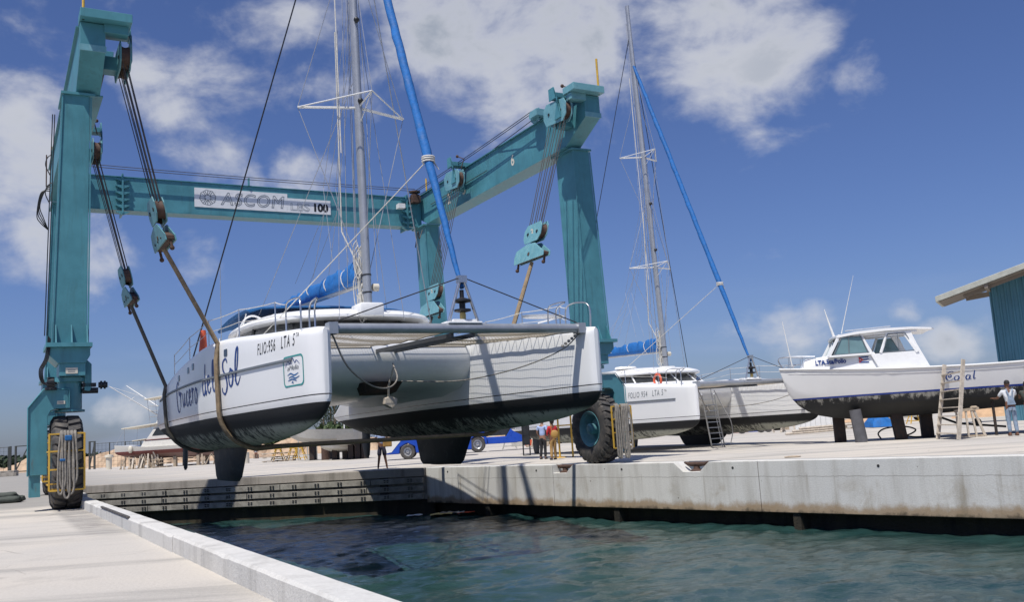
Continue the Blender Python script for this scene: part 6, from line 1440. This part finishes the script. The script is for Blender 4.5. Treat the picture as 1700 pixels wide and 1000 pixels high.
b = MB(); b.prism([(-.9, .45), (-.9, 1.0), (-.62, 1.28), (.45, 1.32), (.62, .9), (.60, .45), (.52, .5), (.42, .9), (0, 1.1), (-.42, .9), (-.56, .45)], lambda a, z, d: (a, d, z), -1.1, -.62)
b.box(.62, 2.6, -.95, .95, .48, .92); b.prism([(1.9, .48), (3.0, .52), (3.15, 1.0), (3.15, 1.95), (2.4, 1.98), (2.3, 1.55), (1.9, .95)], lambda a, z, d: (a, d, z), -1.0, 1.0); b.box(-3.2, -.9, -.9, .9, .5, 1.2); b.build('body', 'truck_blue', t, bevel=.03)
b = MB(); b.box(.5, 2.3, -.8, .8, 1.0, 1.5); b.box(3.16, 3.8, -.8, .8, .6, 1.9); [b.box(3.8 + k * .12, 3.84 + k * .12, -.85, .85, .7, 1.7) for k in range(3)]; b.box(-2.6, .2, -.6, .6, 1.3, 1.6); b.build('chassis', 'dark_steel', t)
b = MB(); b.box(3.5, 3.62, -.95, -.8, .6, 1.9); b.build('grille', 'cream', t)
YV = 54.0; pv_ = at(679, 755, YV)
t = empty('blue_van', (pv_.x, YV, 0), R(3), 'white and deep blue vehicle with one wheel showing between the rudder and the right keel', 'van')
wheelt(t, 0, -.9, .42); wheelt(t, 2.9, -.9, .42); wheelt(t, 0, .9, .42); wheelt(t, 2.9, .9, .42)
b = MB(); b.prism([(-1.35, .32), (-1.40, .75), (-1.1, 1.15), (-.5, 1.35), (3.6, 1.35), (3.6, .32), (3.35, .32), (3.3, .7), (2.9, .92), (2.5, .7), (2.45, .32), (.46, .32), (.42, .7), (0, .9), (-.42, .7), (-.46, .32)], lambda a, z, d: (a, d, z), -.98, .98); b.build('body', 'truck_blue', t, bevel=.05)
b = MB(); b.prism([(-1.3, .38), (-1.36, .72), (-1.05, 1.13), (-.45, 1.3), (-.30, 1.12), (-.6, .8), (-.9, .45)], lambda a, z, d: (a, d, z), -.995, -.982); b.build('side_panel', 'white_paint', t)
b = MB(); b.prism([(-.2, 1.36), (.4, 1.95), (3.5, 1.95), (3.6, 1.36)], lambda a, z, d: (a, d, z), -.9, .9); b.build('cab', 'glass', t, bevel=.05)
# steel frame and yellow post near the couple
p = onz(875, 757); t = empty('steel_frame', (p.x, p.y, 0), R(-20), 'narrow dark upright frame beside the man in blue', 'frame')
b = MB(); [b.beam((x, 0, 0), (x, 0, 1.9), .05, .05) for x in (-.17, .17)]; [b.beam((-.17, 0, z), (.17, 0, z), .05, .05) for z in (.02, 1.0, 1.9)]; b.box(-.14, .14, -.01, .01, .5, 1.85); b.build('frame', 'dark_steel', t)
p = onz(930, 761); t = empty('yellow_trestle', (p.x, p.y, 0), R(-20), 'yellow steel trestle post just left of the big right wheel', 'trestle')
b = MB(); [b.beam((x, 0, 0), (x, 0, 1.9), .06, .06) for x in (0, .55)]; b.beam((-.3, 0, 1.3), (1.2, 0, 1.3), .05, .05); b.box(-.25, .25, -.12, .12, 0, .04); b.build('frame', 'yellow', t)
# white panels and stored things behind the bow of the motor boat
p = at(1350, 708, 60); t = empty('panel_wall', (p.x, p.y, 0), R(-5), 'low wall of white corrugated panels behind the bow of the motor boat', 'wall')
b = MB(); [b.box(x, x + .30, -.02, .03, 0, 1.45) for x in np.arange(-1.1, 1.3, .32)]; b.box(-1.1, 1.3, .03, .06, 0, 1.42); b.build('panel', 'white_paint', t)
clutter('timber_stack', 'timber', 'low stack of pale poles on the ground behind the bow of the motor boat', 1348, 712, 54, lambda b: [b.tube([(-1.6 + .1 * i, -.2 + .1 * (i % 4), .10 + .13 * (i // 4)), (1.5 + .08 * i, -.1 + .1 * (i % 4), .16 + .13 * (i // 4))], .07, 7) for i in range(12)], 'wood_pale')
def tarp(b):
    V = []; n = 18; m2 = 10
    for i in range(n + 1):
        for j in range(m2 + 1):
            x = -1 + 2 * i / n; y = -1 + 2 * j / m2; r = max(0, 1 - x * x) ** .5 * max(0, 1 - y * y) ** .4; V.append((x * .75, y * 1.0, r * (.75 + .3 * noise.noise(Vector((x * 2.3, y * 2, 7)))) + .03))
    b.add(V, [(i * (m2 + 1) + j, (i + 1) * (m2 + 1) + j, (i + 1) * (m2 + 1) + j + 1, i * (m2 + 1) + j + 1) for i in range(n) for j in range(m2)])
o = clutter('tarpaulin', 'tarpaulin', 'bright blue tarpaulin heap on the yard behind the posts', 1459, 704, 62, tarp, 'blue_canvas')
t = empty('car', (at(1506, 695, 84).x, 84, 0), 0, 'small pale car parked far off under the wheelhouse boat', 'car')
wheelt(t, -1.2, -.75, .3, .2); wheelt(t, 1.2, -.75, .3, .2); wheelt(t, -1.2, .75, .3, .2); wheelt(t, 1.2, .75, .3, .2)
b = MB(); b.prism([(-2, .3), (-2, .75), (-1.3, .85), (-.8, 1.3), (.9, 1.3), (1.4, .85), (2, .75), (2, .3)], lambda a, z, d: (a, d, z), -.8, .8); b.build('body', 'grey_hull', t, bevel=.06)
b = MB(); b.prism([(-1.1, .88), (-.72, 1.22), (.82, 1.22), (1.2, .88)], lambda a, z, d: (a, d, z), -.815, .815); b.build('window', 'glass', t)
def heap(name, px, Yd, r, h, lab, m):
    p = at(px, 690, Yd); b = MB(); n = 30; rows = 10; rings = []
    for i in range(rows):
        k = i / (rows - 1); rings.append([((r * (1 - k) + .05) * cos(a) * (1 + .18 * noise.noise(Vector((cos(a) * 2, sin(a) * 2, k)))), (r * (1 - k) + .05) * sin(a) * .8, h * k ** .85 * (1 + .1 * noise.noise(Vector((a, k * 3, 1)))) - .05) for a in np.linspace(0, 2 * pi, n, endpoint=False)])
    b.loft(rings); tag(b.build(name, m, None, 60, loc=(p.x, p.y, 0)), lab, 'heap')
heap('sand_heap', 1648, 80, 3.2, 1.75, 'orange sand heap seen under the stern of the motor boat', 'sand'); heap('sand_heap', 1625, 84, 2.4, 1.0, 'low orange sand heap left of the bigger one', 'sand'); heap('sand_heap', 1400, 95, 5, 1.1, 'long low pale heap behind the posts of the motor boat', 'sand')
for i, (px, c_, nm, lab) in enumerate(((1172, 'red_paint', 'crate', 'small red box on the yard left of the boarding ladder'), (1228, 'orange_plastic', 'crate', 'orange box far off right of the boarding ladder'), (1284, 'red_paint', 'crate', 'red box far off under the right hull of the catamaran ashore'), (1296, 'wood', 'crate', 'brown box right of the red one under the catamaran ashore'), (1246, 'truck_blue', 'crate', 'blue box far off between orange and red boxes'), (885, 'orange', 'crate', 'orange box on the yard behind the narrow dark frame'), (858, 'grey_hull', 'crate', 'grey box behind the blue truck front'))):
    clutter(nm, 'box', lab, px, 716, 76, lambda b, i=i: (b.box(-.5 - .2 * (i % 2), .6, -.4, .4, 0, .5 + .25 * (i % 3)), b.box(-.55 - .2 * (i % 2), .65, -.45, .45, .5 + .25 * (i % 3), .55 + .25 * (i % 3))), c_, bevel=.01)
for i, px in enumerate((1210, 1232, 1264, 1276)):
    clutter('tyre', 'tyre', ['single dark tyre right of the boarding ladder', 'second dark tyre from the boarding ladder', 'third dark tyre from the boarding ladder', 'dark tyre nearest the red box under the catamaran ashore'][i], px, 717, 70, lambda b: b.lathe([(.22, -.12), (.38, -.14), (.42, 0), (.38, .14), (.22, .12), (.22, -.12)], lambda ax, c_, s_: (c_, ax, .42 + s_), 18), 'rubber', 'loose tyres')
# crane hose tarpaulin on the quay, bottom left
p = onz(14, 836); t = empty('folded_tarpaulin', (p.x, p.y, 0), R(10), 'dark green folded tarpaulin bundle on the quay at the left edge', 'tarpaulin')
for i, (y, z, r_, l0, l1) in enumerate(((-.12, .10, .10, -.45, .34), (.08, .12, .11, -.55, .30), (-.02, .22, .10, -.6, .22), (.2, .1, .1, -.6, .36))):
    b = MB(); rings = []
    for x in np.linspace(l0, l1, 14):
        e = 1 if l0 + .05 < x < l1 - .05 else .72
        rings.append([(x + .03 * sin(a * 3 + i), y + r_ * e * 1.35 * cos(a) * (1 + .12 * noise.noise(Vector((x * 5, a, i)))), z + r_ * e * sin(a) * (1 + .22 * noise.noise(Vector((x * 4, a * 1.3, i + 5))))) for a in np.linspace(0, 2 * pi, 16, endpoint=False)])
    b.loft(rings); b.build('fold', 'tarp', t, 60)
# floating litter by the wall corner
pw = onz(733, 858, -1.7)
rr_ = random.Random(3)
for i, (dx, dy, s, m_, nm, lab) in enumerate(((0, 0, .28, 'foil_yellow', 'litter', 'crumpled yellow wrapper floating by the wall corner'), (.5, .3, .22, 'cream', 'litter', 'white scrap floating right of the yellow wrapper'), (.25, .5, .25, 'wood', 'litter', 'brown scrap floating behind the yellow wrapper'), (-1.0, .3, .2, 'white_paint', 'litter', 'small white scrap floating left of the yellow wrapper'), (.9, .1, .22, 'orange', 'litter', 'rightmost orange-brown scrap floating by the wall'))):
    b = MB(); V = []
    for a in range(7):
        for c_ in range(5): V.append((s * (a / 3 - 1) * 1.4, s * (c_ / 2 - 1), .03 + .12 * s * 3 * abs(noise.noise(Vector((a * .9, c_ * .9, i * 3.3))))))
    b.add(V, [(a * 5 + c_, a * 5 + 5 + c_, a * 5 + 6 + c_, a * 5 + 1 + c_) for a in range(6) for c_ in range(4)])
    tag(b.build(nm, m_, None, loc=(pw.x + dx, pw.y + dy, -1.66)), lab, 'litter', 'floating litter')
# stone on the quay edge
p = onz(1325, 761); b = MB(); b.ball((0, 0, .02), .16, 10, 6, (1.5, .8, .2)); tag(b.build('flat_stone', 'wood', None, 60, loc=(p.x, p.y + .5, 0)), 'flat brown stone lying near the edge of the right quay', 'stone')

# more yard clutter, each piece a thing
for px, py, Yd, fn, m_, nm, cat, lab in (
    (1188, 722, 68, planks(8, .9, 11), 'wood', 'scrap_timber', 'timber', 'small pile of planks just right of the boarding ladder'),
    (1302, 716, 66, planks(9, 1.0, 12), 'wood_pale', 'scrap_timber', 'timber', 'pale planks left of the white panel wall'),
    (1380, 712, 62, drum, 'red_paint', 'drum', 'drum', 'red drum between the white panels and the leftmost boat post'),
    (1478, 706, 66, drum, 'wood', 'drum', 'drum', 'brown drum right of the blue tarpaulin heap'),
    (1520, 704, 68, stand, 'yellow', 'boat_stand', 'boat stand', 'yellow boat stand seen between the two right-hand boat posts'),
    (1416, 708, 64, pallet, 'wood_pale', 'pallet', 'pallet', 'pallet stack left of the blue tarpaulin heap'),
    (1060, 728, 74, drum, 'truck_blue', 'drum', 'drum', 'blue drum under the catamaran ashore'),
    (846, 742, 66, stand, 'grey_hull', 'boat_stand', 'boat stand', 'grey boat stand behind the front of the blue truck'),
    (892, 738, 68, planks(8, .8, 15), 'wood', 'scrap_timber', 'timber', 'plank pile behind the man in the light blue shirt'),
    (540, 757, 68, drum, 'rust', 'drum', 'drum', 'rusty drum under the long grey hull'),
    (352, 768, 80, planks(10, 1.0, 17), 'wood', 'scrap_timber', 'timber', 'plank pile left of the near keel'),
    (408, 764, 76, drum, 'cream', 'drum', 'drum', 'cream drum just right of the near keel')):
    clutter(nm, cat, lab, px, py, Yd, fn, m_)
